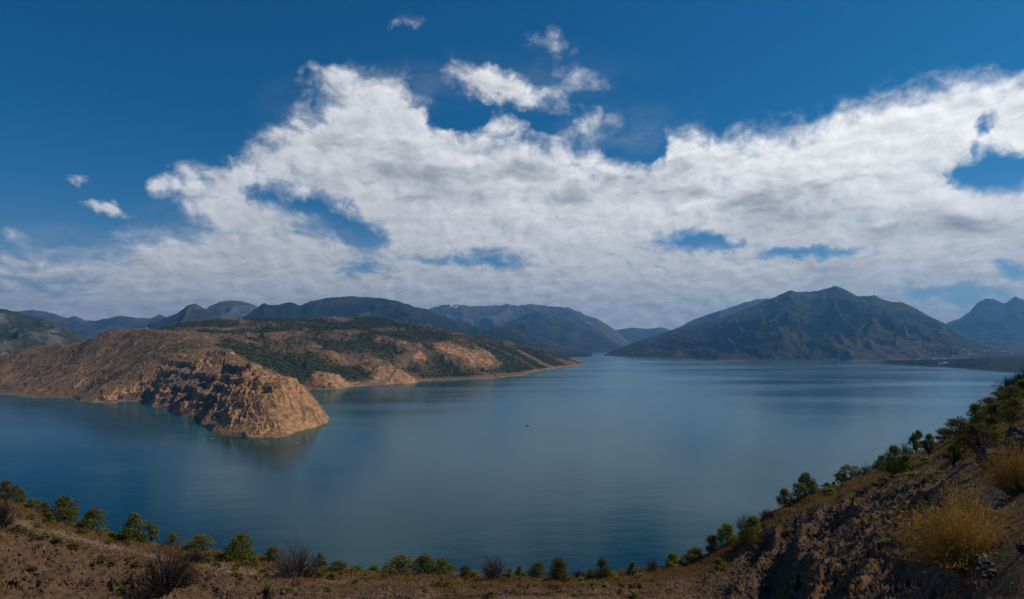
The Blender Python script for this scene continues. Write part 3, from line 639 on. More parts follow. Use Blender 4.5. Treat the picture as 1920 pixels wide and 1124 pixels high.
# ------------------------------------------------------------------ plants
def leaf_material(name, c1, c2, c3, trans=0.25):
    m, t, b = material(name)
    gi = t.node('ShaderNodeNewGeometry'); oi = t.node('ShaderNodeObjectInfo')
    c = t.mix(gi.outputs['Random Per Island'], c1, c2)
    c = t.mix(t.math('MULTIPLY', t.smooth(t.noise(objco(t), 3.0, 3), .5, .7), .6), c, c3)
    hs = t.node('ShaderNodeHueSaturation'); t.l.new(c, hs.inputs['Color'])
    t.put(hs.inputs['Hue'], t.math('ADD', .485, t.math('MULTIPLY', oi.outputs['Random'], .03)))
    t.put(hs.inputs['Value'], t.math('ADD', .75, t.math('MULTIPLY', oi.outputs['Random'], .5)))
    t.l.new(hs.outputs[0], b.inputs['Base Color']); b.inputs['Roughness'].default_value = .7; b.inputs['Specular IOR Level'].default_value = .15
    tr = t.node('ShaderNodeBsdfTranslucent'); t.l.new(hs.outputs[0], tr.inputs[0])
    mx = t.node('ShaderNodeMixShader'); mx.inputs[0].default_value = trans
    t.l.new(b.outputs[0], mx.inputs[1]); t.l.new(tr.outputs[0], mx.inputs[2])
    t.l.new(mx.outputs[0], t.n['Material Output'].inputs['Surface'])
    return m
L_dark = leaf_material('dark_leaves', (0.085, 0.098, 0.014), (0.165, 0.165, 0.024), (0.16, 0.135, 0.024))
L_light = leaf_material('light_leaves', (0.10, 0.12, 0.025), (0.18, 0.19, 0.045), (0.05, 0.06, 0.02))
L_yell = leaf_material('yellow_green_leaves', (0.13, 0.125, 0.016), (0.22, 0.19, 0.024), (0.10, 0.08, 0.016))
L_olive = leaf_material('olive_leaves', (0.10, 0.095, 0.02), (0.175, 0.155, 0.032), (0.135, 0.105, 0.026))
L_gold = leaf_material('golden_straw', (0.40, 0.225, 0.06), (0.54, 0.34, 0.11), (0.26, 0.15, 0.05), .42)
L_grey = leaf_material('pale_dry_stems', (0.22, 0.19, 0.17), (0.34, 0.30, 0.27), (0.18, 0.15, 0.13), .1)
L_far = leaf_material('far_scrub', (0.034, 0.038, 0.014), (0.06, 0.062, 0.022), (0.045, 0.046, 0.018), .05)
def bark(name, c):
    m, t, b = material(name); n = t.noise(objco(t), 9, 5, .7); t.l.new(t.mix(n, tuple(v * .5 for v in c), c), b.inputs['Base Color']); bump(t, b, n, .6, .05); return m
B_brown = bark('brown_bark', (0.07, 0.05, 0.035)); B_grey = bark('grey_twigs', (0.12, 0.10, 0.095)); B_dark = bark('dark_twigs', (0.045, 0.032, 0.027))

class TB:   # triangle/quad collector
    def __init__(s): s.v = []; s.q = []; s.t = []; s.n = 0
    def tube(s, pts, r0, r1, k=4):
        pts = [np.asarray(p, float) for p in pts]; m = len(pts)
        ring = []
        for i, p in enumerate(pts):
            d = pts[min(i + 1, m - 1)] - pts[max(i - 1, 0)]; d /= (np.linalg.norm(d) + 1e-9)
            a = np.cross(d, (0.31, 0.17, 0.93) if abs(d[2]) < .9 else (1, 0.1, 0)); a /= np.linalg.norm(a) + 1e-9; b = np.cross(d, a)
            r = r0 + (r1 - r0) * i / max(m - 1, 1)
            for j in range(k):
                an = 2 * math.pi * j / k; s.v.append(p + r * (math.cos(an) * a + math.sin(an) * b))
        for i in range(m - 1):
            for j in range(k):
                j2 = (j + 1) % k; s.q.append((s.n + i * k + j, s.n + i * k + j2, s.n + (i + 1) * k + j2, s.n + (i + 1) * k + j))
        s.n += m * k
    def leaf(s, p, size, nrm=None, asp=.55):
        d = rng.normal(size=3); d /= np.linalg.norm(d)
        u = np.cross(d, rng.normal(size=3)); u /= np.linalg.norm(u); w = np.cross(d, u)
        p = np.asarray(p)
        s.v += [p - u * size, p - w * size * asp, p + u * size, p + w * size * asp]
        s.q.append((s.n, s.n + 1, s.n + 2, s.n + 3)); s.n += 4
    def mesh(s, name, mat):
        f = []
        if s.q: f.append(np.array(s.q))
        if s.t: f.append(np.array(s.t))
        return mesh_from(name, np.array(s.v), f, [mat], smooth=False, link=False).data

def lumps(n, seed, r=(.13, .20), zlo=.06, taper=.5, core=.35, wide=.5, **_):
    """clumps of leaves filling a dome from height zlo to 1, fuller towards its skin"""
    q = np.random.default_rng(seed); out = []; a0 = q.random() * 6.28; sk = q.uniform(-.10, .10, 2)
    for i in range(n):
        rr = q.uniform(*r); h = q.random() ** 1.15; an = q.random() * 6.283
        prof = math.sqrt(max(0, 1 - max(0, (h - .28) / .72) ** 2)) * (1 - taper * h * .75) * (.86 + .14 * min(1, h / .2)) * (1 + .18 * math.sin(an * 2 + a0) + .1 * math.sin(an * 3 + 2 * a0))
        rad = max(.0, wide * prof - rr * .75) * (core + (1 - core) * q.random() ** .5)
        zz = zlo + rr * .5 + h * max(.05, 1 - zlo - rr * 1.25)
        out.append((math.cos(an) * rad + sk[0] * h, math.sin(an) * rad + sk[1] * h, zz, rr))
    return out
def foliage_mesh(name, mat, lm, n, size, seed, hollow=.55, flat=.85):
    q = np.random.default_rng(seed); tb = TB(); w = np.array([l[3] ** 2 for l in lm]); w /= w.sum()
    for k in q.choice(len(lm), n, p=w):
        cx, cy, cz, r = lm[k]; d = q.normal(size=3); d /= np.linalg.norm(d)
        rad = r * (hollow + (1 - hollow) * q.random()) * (1 + .25 * q.normal() * .5)
        p = np.array([cx + d[0] * rad, cy + d[1] * rad, max(.02, cz + d[2] * rad * flat)])
        tb.leaf(p, size * q.uniform(.6, 1.4))
    return tb.mesh(name, mat)
def stems_mesh(name, mat, lm, seed, r0=.022, base=.0):
    q = np.random.default_rng(seed); tb = TB()
    tb.tube([(0, 0, -.06), (.01, 0, .12), (.0, .015, .3)], r0 * 1.5, r0, 6)
    for cx, cy, cz, r in lm:
        a = np.array([0, 0, .05 + .2 * q.random()]); b = np.array([cx, cy, cz]); mid = (a + b) / 2 + q.normal(size=3) * .04
        tb.tube([a, mid, b], r0 * .75, r0 * .2, 4)
        for _ in range(3):
            tb.tube([mid + (b - mid) * q.random(), b + q.normal(size=3) * r * .6], r0 * .25, r0 * .08, 3)
    return tb.mesh(name, mat)
def twig_mesh(name, mat, seed, stems=16, spread=.5, levels=4, r0=.012, lean=.0, kids=3):
    q = np.random.default_rng(seed); tb = TB()
    def grow(p, d, L, r, lv):
        p1 = p + d * L * .5 + q.normal(size=3) * L * .05; p2 = p + d * L + q.normal(size=3) * L * .07
        tb.tube([p, p1, p2], r, r * .55, 4 if lv > 1 else 3)
        if lv <= 0: return
        for _ in range(kids):
            t0 = q.uniform(.35, 1.0); s0 = p + (p2 - p) * t0
            nd = d + q.normal(size=3) * .42; nd[2] += .12; nd /= np.linalg.norm(nd)
            grow(s0, nd, L * q.uniform(.45, .7), r * .5, lv - 1)
    for _ in range(stems):
        an = q.random() * 6.283; tl = q.random() ** .7 * spread * 1.35
        d = np.array([math.cos(an) * math.sin(tl), math.sin(an) * math.sin(tl), math.cos(tl)])
        grow(np.array([math.cos(an) * .03, math.sin(an) * .03, -.04]), d, q.uniform(.3, .5), r0, levels - 1)
    v = np.array(tb.v); k = 1.0 / np.percentile(v[:, 2], 99.5); wd = np.percentile(np.abs(v[:, :2]), 99) * 2
    v[:, 2] *= k; v[:, :2] /= wd; tb.v = list(v)
    return tb.mesh(name, mat)
KINDS = {}
def kind(k, foli, stem): KINDS.setdefault(k, []).append((foli, stem))
for s_ in range(4):
    lm = lumps(34, 300 + s_, taper=.25); kind('dense', foliage_mesh('foliage', L_dark, lm, 4600, .022, 310 + s_), stems_mesh('stem', B_brown, lm[:14], 320 + s_))
    lm = lumps(30, 330 + s_, taper=.95, r=(.11, .18)); kind('conical', foliage_mesh('foliage', L_dark, lm, 4200, .022, 340 + s_), stems_mesh('stem', B_brown, lm[:12], 350 + s_))
    lm = lumps(34, 360 + s_, r=(.08, .15), zlo=.10, taper=.4); kind('loose', foliage_mesh('foliage', L_light, lm, 3000, .027, 370 + s_, .25), stems_mesh('stem', B_brown, lm, 380 + s_, .014))
    lm = lumps(30, 390 + s_, taper=.35, r=(.11, .19)); kind('yellow', foliage_mesh('foliage', L_yell, lm, 3800, .025, 400 + s_, .4), stems_mesh('stem', B_brown, lm[:12], 410 + s_))
    lm = lumps(32, 420 + s_, taper=.3, r=(.12, .19)); kind('olive', foliage_mesh('foliage', L_olive, lm, 4200, .022, 430 + s_, .4), stems_mesh('stem', B_brown, lm[:12], 440 + s_))
    lm = lumps(34, 370 + s_, taper=.35, r=(.11, .17)); kind('light', foliage_mesh('foliage', L_light, lm, 4000, .026, 375 + s_), stems_mesh('stem', B_brown, lm[:14], 385 + s_))
    lm = lumps(22, 450 + s_, zlo=.36, taper=.3, r=(.11, .18)); kind('standard', foliage_mesh('foliage', L_dark, lm, 3000, .024, 460 + s_, .4), stems_mesh('stem', B_brown, lm, 470 + s_, .03))
for s_ in range(2):
    kind('bare', None, twig_mesh('branches', B_grey, 500 + s_, 56, .85, 4, .012))
    kind('bramble', None, twig_mesh('branches', B_dark, 510 + s_, 95, 1.2, 4, .011))
    lm = lumps(10, 520 + s_, zlo=.1, r=(.2, .3)); kind('tussock', foliage_mesh('foliage', L_olive, lm, 260, .07, 530 + s_, .2), stems_mesh('stem', B_brown, lm, 540 + s_))
    lm = lumps(10, 550 + s_, zlo=.1, r=(.2, .3)); kind('flower', foliage_mesh('foliage', L_yell, lm, 260, .07, 560 + s_, .2), stems_mesh('stem', B_brown, lm, 570 + s_))

def golden_mesh(seed, n=1300, heads=7):
    q = np.random.default_rng(seed); tb = TB(); hd = TB()
    for _ in range(n):
        an = q.random() * 6.283; tl = min(abs(q.normal()) * .55, 1.12)
        d = np.array([math.cos(an) * math.sin(tl), math.sin(an) * math.sin(tl), math.cos(tl)])
        p0 = np.array([math.cos(an), math.sin(an), 0]) * .22 * q.random() - np.array([0, 0, .04])
        L = q.uniform(.35, 1.0) * (1 + .22 * math.sin(an * 2 + seed) + .15 * math.sin(an * 5 + seed)); sag = np.array([math.cos(an), math.sin(an), -.3]) * .12 * L
        p1 = p0 + d * L * .5; p2 = p0 + d * L + sag
        tb.tube([p0, p1, p2], .0045, .0016, 3)
        for _k in range(heads):
            t0 = q.uniform(.35, 1.05); c = p1 + (p2 - p1) * (t0 * 2 - 1) if t0 > .5 else p0 + (p1 - p0) * t0 * 2
            e = c + q.normal(size=3) * .035 + np.array([0, 0, .035])
            tb.tube([c, e], .0018, .001, 3)
            for _j in range(2): hd.leaf(e + q.normal(size=3) * .010, q.uniform(.004, .009))
    return hd.mesh('seed_heads', L_gold), tb.mesh('stalks', L_gold)
KINDS['golden'] = [golden_mesh(601), golden_mesh(602, 1000)]
def dead_mesh(seed):
    me = twig_mesh('stalks', L_grey, seed, 9, .7, 4, .009); return (None, me)
KINDS['dead'] = [dead_mesh(611)]

def plant(kd_, name, label, cat, X, Y, hpx, wpx, var=0, group=None):
    x, y, zz = on_hill(X, Y)
    h = hpx / F * y * 1.08; w = wpx / F * y * 1.2
    o = bpy.data.objects.new(name, None); COL.objects.link(o)
    o.location = (x, y, zz - .03 * h); o.scale = (w, w, h); o.rotation_euler = (0, 0, random.uniform(0, 6.28)); o.empty_display_size = .2
    fm, sm = KINDS[kd_][var % len(KINDS[kd_])]
    for nm, me in (('foliage' if kd_ != 'golden' else 'seed_heads', fm), ('stem' if fm else 'branches', sm)):
        if me:
            c = bpy.data.objects.new(nm, me); COL.objects.link(c); c.parent = o
    return tag(o, label, cat, group)
shrubs = [
 ('olive', 'bush', 'round olive bush topping the crest at the far left edge', 'bush', 14, 936, 36, 38),
 ('yellow', 'bush', 'narrow bush right behind the round bush at the far left edge', 'bush', 40, 946, 28, 18),
 ('yellow', 'bush', 'low yellowish bush third from the left edge on the crest', 'bush', 58, 955, 22, 26),
 ('olive', 'bush', 'small dull bush just left of the big round dark bush', 'bush', 82, 964, 24, 26),
 ('dense', 'bush', 'big round dark green bush beside the dirt path on the left bank', 'bush', 121, 982, 50, 54),
 ('dense', 'bush', 'slanting dark green bush just right of the big round one', 'bush', 172, 998, 44, 50),
 ('conical', 'shrub_tree', 'tallest pointed dark bush on the left crest above the path', 'small tree', 250, 1018, 58, 54),
 ('loose', 'shrub_tree', 'feathery light green sapling leaning on the pointed dark bush', 'small tree', 285, 1019, 42, 30),
 ('loose', 'bush', 'thin scraggly green bush between the feathery sapling and a low round bush', 'bush', 320, 1024, 26, 34),
 ('olive', 'bush', 'low round olive bush on the crest above the dark bramble', 'bush', 366, 1032, 30, 50),
 ('dense', 'bush', 'wide full green bush standing alone left of the bare grey shrub', 'bush', 448, 1046, 44, 60),
 ('yellow', 'bush', 'small green bush peeping out left behind the bare grey shrub', 'bush', 515, 1056, 30, 36),
 ('bare', 'bare_shrub', 'large leafless grey shrub on the left bank beside the path', 'shrub', 557, 1084, 72, 82),
 ('loose', 'bush', 'pale feathery bush right behind the large bare grey shrub', 'bush', 600, 1068, 30, 30),
 ('olive', 'bush', 'low dull green bush to the right of the pale feathery one', 'bush', 634, 1074, 22, 40),
 ('olive', 'bush', 'left bush of the long dark clump on the lower crest', 'bush', 757, 1079, 36, 64),
 ('dense', 'bush', 'middle bush of the long dark clump on the lower crest', 'bush', 797, 1079, 37, 54),
 ('dense', 'bush', 'right bush of the long dark clump on the lower crest', 'bush', 833, 1080, 32, 50),
 ('olive', 'bush', 'little dark bush between the long clump and the fan shaped bare tree', 'bush', 875, 1083, 22, 28),
 ('bare', 'bare_tree', 'fan shaped leafless tree standing on the lowest part of the crest', 'tree', 925, 1085, 44, 50),
 ('olive', 'bush', 'small dark bush right beside the fan shaped bare tree', 'bush', 953, 1083, 16, 22),
 ('conical', 'bush', 'small pointed bush two places right of the fan shaped bare tree', 'bush', 976, 1083, 24, 24),
 ('dense', 'bush', 'broad green bush left of the tall dark rounded one at the crest', 'bush', 1007, 1084, 32, 38),
 ('dense', 'bush', 'tall dark rounded bush, biggest on the central crest', 'bush', 1048, 1090, 46, 44),
 ('bramble', 'bramble', 'short brown bramble right of the biggest central bush', 'bramble', 1085, 1085, 16, 24),
 ('olive', 'bush', 'tiny bush left of the narrow upright bush', 'bush', 1108, 1082, 17, 22),
 ('dense', 'bush', 'narrow upright dark bush standing alone on the central crest', 'bush', 1131, 1085, 38, 30),
 ('conical', 'bush', 'small isolated bush between the narrow upright bush and the bare sapling', 'bush', 1185, 1076, 22, 22),
 ('bare', 'bare_shrub', 'thin bare sapling where the crest starts to climb to the right', 'shrub', 1224, 1071, 28, 22),
 ('yellow', 'bush', 'lowest yellow green bush at the foot of the right slope', 'bush', 1265, 1062, 25, 40),
 ('yellow', 'bush', 'second yellow green bush up the right slope from its foot', 'bush', 1300, 1054, 30, 42),
 ('yellow', 'bush', 'bright bush with a small peak, third up the right slope', 'bush', 1335, 1036, 34, 34),
 ('yellow', 'bush', 'large yellow green bush below the half bare bush on the right slope', 'bush', 1366, 1022, 40, 44),
 ('yellow', 'bush', 'half bare bush with green lower leaves above a dark hollow', 'bush', 1408, 1012, 42, 50),
 ('bare', 'bare_shrub', 'bare grey twigs standing behind the half bare green bush', 'shrub', 1398, 996, 34, 34),
 ('yellow', 'bush', 'light green bush alone on the shaded bank below the crest', 'bush', 1352, 1074, 28, 30),
 ('bare', 'bare_shrub', 'low grey twigs on the open crest below the scarp edge', 'shrub', 1438, 972, 20, 30),
 ('yellow', 'bush', 'small rounded green bush at the lip of the scarp', 'bush', 1475, 952, 34, 32),
 ('light', 'bush', 'light leaved round bush on the top knob of the scarp', 'bush', 1510, 934, 46, 44),
 ('yellow', 'bush', 'very small bush on the sandy saddle right of the scarp knob', 'bush', 1547, 918, 14, 20),
 ('yellow', 'bush', 'tiny upright bush on the sandy saddle', 'bush', 1563, 917, 14, 12),
 ('light', 'bush', 'wide two humped bush above the sandy saddle', 'bush', 1597, 910, 38, 56),
 ('bare', 'bare_shrub', 'grey bare twigs right of the wide two humped bush', 'shrub', 1624, 894, 28, 30),
 ('olive', 'bush', 'dull bush touching the left side of the dark dense tree', 'bush', 1650, 884, 30, 28),
 ('dense', 'shrub_tree', 'dark dense tree on the right crest beside a grey sapling', 'small tree', 1676, 890, 54, 40),
 ('yellow', 'bush', 'low yellow bush at the right foot of the dark dense tree', 'bush', 1702, 882, 28, 30),
 ('bare', 'bare_shrub', 'grey leafless sapling between the dark tree and the slender tree', 'shrub', 1697, 853, 30, 20),
 ('loose', 'shrub_tree', 'slender light leaved tree with a ragged top on the right crest', 'small tree', 1716, 855, 50, 30),
 ('standard', 'shrub_tree', 'small dark tree on a thin trunk right of the slender tree', 'small tree', 1743, 858, 42, 26),
 ('standard', 'shrub_tree', 'small spreading tree with its shadow below, on open brown ground', 'small tree', 1788, 878, 46, 42),
 ('olive', 'bush', 'leftmost olive bush of the thicket on the right slope', 'bush', 1796, 822, 40, 52),
 ('olive', 'bush', 'large shaggy brown green bush at the bottom of the thicket', 'bush', 1838, 856, 62, 70),
 ('dense', 'bush', 'blackish green bush in the heart of the thicket', 'bush', 1832, 800, 44, 40),
 ('yellow', 'bush', 'light green bush in the middle of the thicket, right of the blackish one', 'bush', 1862, 802, 46, 54),
 ('yellow', 'bush', 'yellowish bush at the right bottom of the thicket beside the boulder', 'bush', 1876, 846, 52, 46),
 ('olive', 'bush', 'brown green bush of the thicket close against the dark boulder', 'bush', 1900, 800, 54, 50),
 ('dense', 'bush', 'dark bush high in the thicket near the right edge', 'bush', 1898, 768, 44, 50),
 ('yellow', 'bush', 'fresh green bush high in the thicket at the right edge', 'bush', 1916, 752, 40, 44),
 ('olive', 'bush', 'flat olive bush on the steep crest above the blackish bush', 'bush', 1856, 772, 28, 48),
 ('yellow', 'bush', 'small green bush on the steep crest halfway up the thicket', 'bush', 1876, 752, 26, 36),
 ('bramble', 'bramble', 'reddish brown scrub on the very top of the right crest', 'bramble', 1898, 732, 26, 46),
 ('bramble', 'bramble', 'brown scrub on the crest at the right frame edge', 'bramble', 1922, 716, 24, 40),
 ('olive', 'bush', 'dull bush on the crest just left of the thicket', 'bush', 1772, 828, 26, 36),
 ('bramble', 'bramble', 'big dark tangled bramble hanging over the left cut bank', 'bramble', 315, 1106, 80, 100),
 ('bramble', 'bramble', 'dark bramble cut off by the left edge beside the path', 'bramble', 0, 985, 52, 48),
 ('bramble', 'bramble', 'low brown bramble on the bench right below the low round bush', 'bramble', 362, 1052, 18, 44),
 ('golden', 'golden_shrub', 'large golden dry shrub in front on the dark right slope', 'dry shrub', 1812, 1062, 120, 146),
 ('golden', 'golden_shrub', 'golden dry shrub cut off by the right edge above the large one', 'dry shrub', 1914, 925, 90, 80),
 ('dead', 'dead_plant', 'pale grey dead stalks beside the dark boulder on the right', 'dead plant', 1886, 862, 60, 60),
 ('dead', 'dead_plant', 'pale dead stalks arching over the golden shrub at the right', 'dead plant', 1876, 935, 60, 50),
]
for i, (k, n, lab, cat, X, Y, hp, wp) in enumerate(shrubs): plant(k, n, lab, cat, X, Y, hp, wp, i)

# ------------------------------------------------------------------ low plants, stones and grass of the near slope
LAND = [(-10, 985, 'the bramble at the left edge'), (121, 985, 'the big round dark bush'), (200, 1020, 'the slanting dark bush'), (262, 1030, 'the tallest pointed bush'), (315, 1090, 'the big dark bramble'), (366, 1040, 'the low round olive bush'), (448, 1055, 'the wide full green bush'),
        (557, 1085, 'the large bare grey shrub'), (634, 1080, 'the low dull bush by the feathery one'), (757, 1085, 'the long dark clump'), (833, 1085, 'the right end of the long dark clump'), (925, 1088, 'the fan shaped bare tree'), (1007, 1088, 'the broad bush beside the biggest one'), (1060, 1092, 'the biggest central bush'), (1131, 1088, 'the narrow upright bush'),
        (1185, 1082, 'the small isolated bush'), (1250, 1080, 'the lowest yellow green bush'), (1352, 1080, 'the bush on the shaded bank'), (1430, 1050, 'the half bare bush'), (1500, 1000, 'the bush on the scarp knob'), (1590, 950, 'the two humped bush'), (1670, 915, 'the dark dense tree'), (1735, 890, 'the small dark tree on a thin trunk'),
        (1790, 900, 'the small spreading tree'), (1703, 1000, 'the lone pale block'), (1780, 1075, 'the large golden shrub'), (1880, 960, 'the long pale slab'), (1910, 1050, 'the dark lump at the right edge'), (1560, 1090, 'the foot of the right scree'), (130, 1090, 'the bottom of the cut bank'), (480, 1110, 'the lower edge of the bank')]
def near(X, Y): return min(LAND, key=lambda l: (l[0] - X) ** 2 + 1.5 * (l[1] - Y) ** 2)[2]
low_label = {'tussock': 'low dull tussock by ', 'flower': 'low yellow flowering clump by '}
spots = []
for _ in range(90):
    X = random.uniform(390, 1240); c = float(np.interp(X, [400, 500, 640, 900, 1100, 1240], [1040, 1056, 1076, 1088, 1088, 1078]))
    spots.append((X, random.uniform(c, c + 26 + 14 * random.random()), 'flower' if random.random() < .5 else 'tussock'))
for _ in range(46):
    X = random.choice([random.uniform(40, 420), random.uniform(600, 740), random.uniform(860, 1240), random.uniform(1240, 1700)]); c = float(np.interp(X, [r[0] for r in fgt], [r[5][0] for r in fgt]))
    spots.append((X, c + random.uniform(0, 6), 'flower' if random.random() < .6 else 'tussock'))
for X, Y, k in spots:
    plant(k, 'tussock', low_label[k] + near(X, Y), 'tussock', X, Y, random.uniform(6, 13), random.uniform(11, 24), random.randrange(2), 'tussocks on the bench')
for X, Y, k in [(60, 975, 'flower'), (96, 985, 'flower'), (72, 990, 'tussock'), (84, 982, 'tussock'), (100, 982, 'flower'), (133, 990, 'flower'), (150, 1002, 'tussock'), (190, 1006, 'tussock'), (208, 1010, 'flower'), (205, 1020, 'flower'), (160, 1003, 'flower'), (230, 1010, 'tussock')]:
    plant(k, 'tussock', ('yellow little bush' if k == 'flower' else 'dull little bush') + ' on the path by ' + near(X, Y), 'tussock', X, Y, random.uniform(9, 13), random.uniform(12, 20), random.randrange(2), 'little bushes along the path')
for X, Y in [(60, 1030), (238, 1052), (178, 1050), (205, 1062), (255, 1062), (135, 1030), (85, 1010), (50, 1000), (30, 995), (110, 1018), (390, 1090), (440, 1098), (470, 1100), (505, 1105), (540, 1110), (350, 1085), (415, 1092), (220, 1110), (65, 1070)]:
    plant('tussock', 'tussock', 'dark tuft on the cut bank by ' + near(X, Y), 'tussock', X, Y, random.uniform(8, 15), random.uniform(14, 30), random.randrange(2), 'tufts on the left cut bank')
for X, Y in [(1660, 908), (1640, 915), (1690, 900), (1712, 896), (1735, 905), (1755, 893), (1480, 1000), (1580, 935), (1600, 940), (1625, 925), (1560, 930), (1670, 930), (1700, 1000), (1655, 1020), (1590, 1090), (1500, 1105), (1440, 1110), (1760, 860), (1735, 870)]:
    plant(random.choice(['tussock', 'flower']), 'tussock', 'low tuft on the right slope by ' + near(X, Y), 'tussock', X, Y, random.uniform(9, 16), random.uniform(18, 40), random.randrange(2), 'tufts on the right slope')

def stone_material(name, c1, c2):
    m, t, b = material(name); o = objco(t); oi = t.node('ShaderNodeObjectInfo'); gi = t.node('ShaderNodeNewGeometry')
    n = t.noise(o, 2.5, 6, .65); c = t.mix(t.smooth(n, .35, .65), c1, c2)
    hs = t.node('ShaderNodeHueSaturation'); t.l.new(c, hs.inputs['Color'])
    t.put(hs.inputs['Value'], t.math('ADD', .6, t.math('MULTIPLY', t.math('ADD', oi.outputs['Random'], gi.outputs['Random Per Island']), .45)))
    t.l.new(hs.outputs[0], b.inputs['Base Color']); bump(t, b, t.noise(o, 7, 6, .7), .7, .06); return m
M_stone = stone_material('loose_stone', (0.13, 0.095, 0.078), (0.075, 0.055, 0.048))
M_boulder = stone_material('dark_boulder', (0.13, 0.095, 0.075), (0.065, 0.048, 0.04))
M_pale = stone_material('pale_stone', (0.24, 0.20, 0.185), (0.15, 0.12, 0.11))
import bmesh
def rock_mesh(name, mat, seed, sub=3, facet=.22):
    bm = bmesh.new(); bmesh.ops.create_icosphere(bm, subdivisions=sub, radius=.5)
    q = np.random.default_rng(seed); cuts = [(v / np.linalg.norm(v), q.uniform(.26, .42)) for v in q.normal(size=(11, 3))]
    for v in bm.verts:
        p = np.array(v.co)
        for nrm, dd in cuts:
            e = p @ nrm - dd
            if e > 0: p = p - nrm * e * .92
        a = float(fbm(np.array([p[0] * 3 + seed]), np.array([p[1] * 3 + p[2] * 2.3]), 4, .55, seed)[0]); p = p * (1 + facet * .45 * a)
        v.co = p
    me = bpy.data.meshes.new(name); bm.to_mesh(me); bm.free(); me.materials.append(mat); return me
rocks = [rock_mesh('rock', M_stone, 700 + i, 2) for i in range(6)]; prock = [rock_mesh('rock', M_pale, 710 + i, 2) for i in range(4)]
def crag_mesh(seed):
    bm = bmesh.new(); bmesh.ops.create_icosphere(bm, subdivisions=5, radius=.5); q = np.random.default_rng(seed)
    co = np.array([v.co for v in bm.verts]); nrm = co / .5
    cuts = [(v / np.linalg.norm(v), q.uniform(.18, .44)) for v in q.normal(size=(16, 3))]
    for n_, dd in cuts:
        e = co @ n_ - dd; co = co - np.clip(e, 0, None)[:, None] * n_ * .9
    a = ridged(co[:, 0] * 3.2 + co[:, 2] * 1.3 + seed, co[:, 1] * 3.2 + co[:, 2] * 2.2, 5, .6, seed); b_ = fbm(co[:, 0] * 9 + co[:, 2] * 5, co[:, 1] * 9 - co[:, 2] * 6, 3, .6, seed + 5)
    co = co * (1 + .30 * (a - .5) + .06 * b_)[:, None]
    for v, p in zip(bm.verts, co): v.co = p
    me = bpy.data.meshes.new('boulder'); bm.to_mesh(me); bm.free(); me.materials.append(M_boulder); return me
boul = [crag_mesh(720 + i) for i in range(4)]
def put_rock(me, name, label, cat, X, Y, wpx, hpx, group=None, sink=.25):
    x, y, zz = on_hill(X, Y); w = wpx / F * y; h = hpx / F * y
    o = bpy.data.objects.new(name, me); COL.objects.link(o); o.location = (x, y, zz + h * (.5 - sink)); o.scale = (w * 1.15, w * random.uniform(.8, 1.2), h * 1.25)
    o.rotation_euler = (random.uniform(-.3, .3), random.uniform(-.3, .3), random.uniform(0, 6.28))
    return tag(o, label, cat, group)
put_rock(boul[0], 'boulder', 'big dark boulder at the right edge above the golden shrubs', 'boulder', 1918, 850, 62, 66)
put_rock(boul[1], 'boulder', 'dark boulder lower left of the big one, with dead stalks beside it', 'boulder', 1862, 878, 58, 52)
put_rock(boul[2], 'boulder', 'broken dark outcrop under the large golden shrub', 'boulder', 1858, 1086, 60, 46)
put_rock(boul[3], 'boulder', 'dark rock lump at the right edge below the golden shrubs', 'boulder', 1918, 1036, 36, 22)
put_rock(prock[0], 'rock', 'long pale slab leaning on the slope above the large golden shrub', 'rock', 1868, 950, 46, 18)
put_rock(prock[1], 'rock', 'pale angular block lying alone left of the large golden shrub', 'rock', 1703, 992, 14, 12)
put_rock(prock[2], 'rock', 'grey block leaning on the broken outcrop under the golden shrub', 'rock', 1846, 1052, 16, 18)
for i in range(80):
    X = random.uniform(1420, 1905); Y = random.uniform(float(np.interp(X, [1420, 1500, 1600, 1700, 1920], [1020, 962, 930, 900, 930])), 1120)
    pale = random.random() < .35; sz = random.uniform(4, 9) * (1.5 if X > 1750 else 1)
    put_rock(random.choice(prock if pale else rocks), 'rock', ('small pale stone' if pale else 'small brown stone') + ' on the right scree by ' + near(X, Y), 'rock', X, Y, sz, sz * random.uniform(.5, .9), 'loose stones on the right scree')
for i in range(60):
    X = random.uniform(0, 620); Y = random.uniform(float(np.interp(X, [0, 300, 620], [1000, 1062, 1104])), 1122); sz = random.uniform(4, 9)
    put_rock(random.choice(rocks), 'rock', 'brown stone in the cut bank by ' + near(X, Y), 'rock', X, Y, sz, sz * random.uniform(.6, 1), 'stones in the left cut bank')
for i in range(24):
    X = random.uniform(650, 1250); Y = random.uniform(1090, 1120); sz = random.uniform(3, 6)
    put_rock(random.choice(prock), 'rock', 'small pale stone on the bench by ' + near(X, Y), 'rock', X, Y, sz, sz * .6, 'stones on the bench')

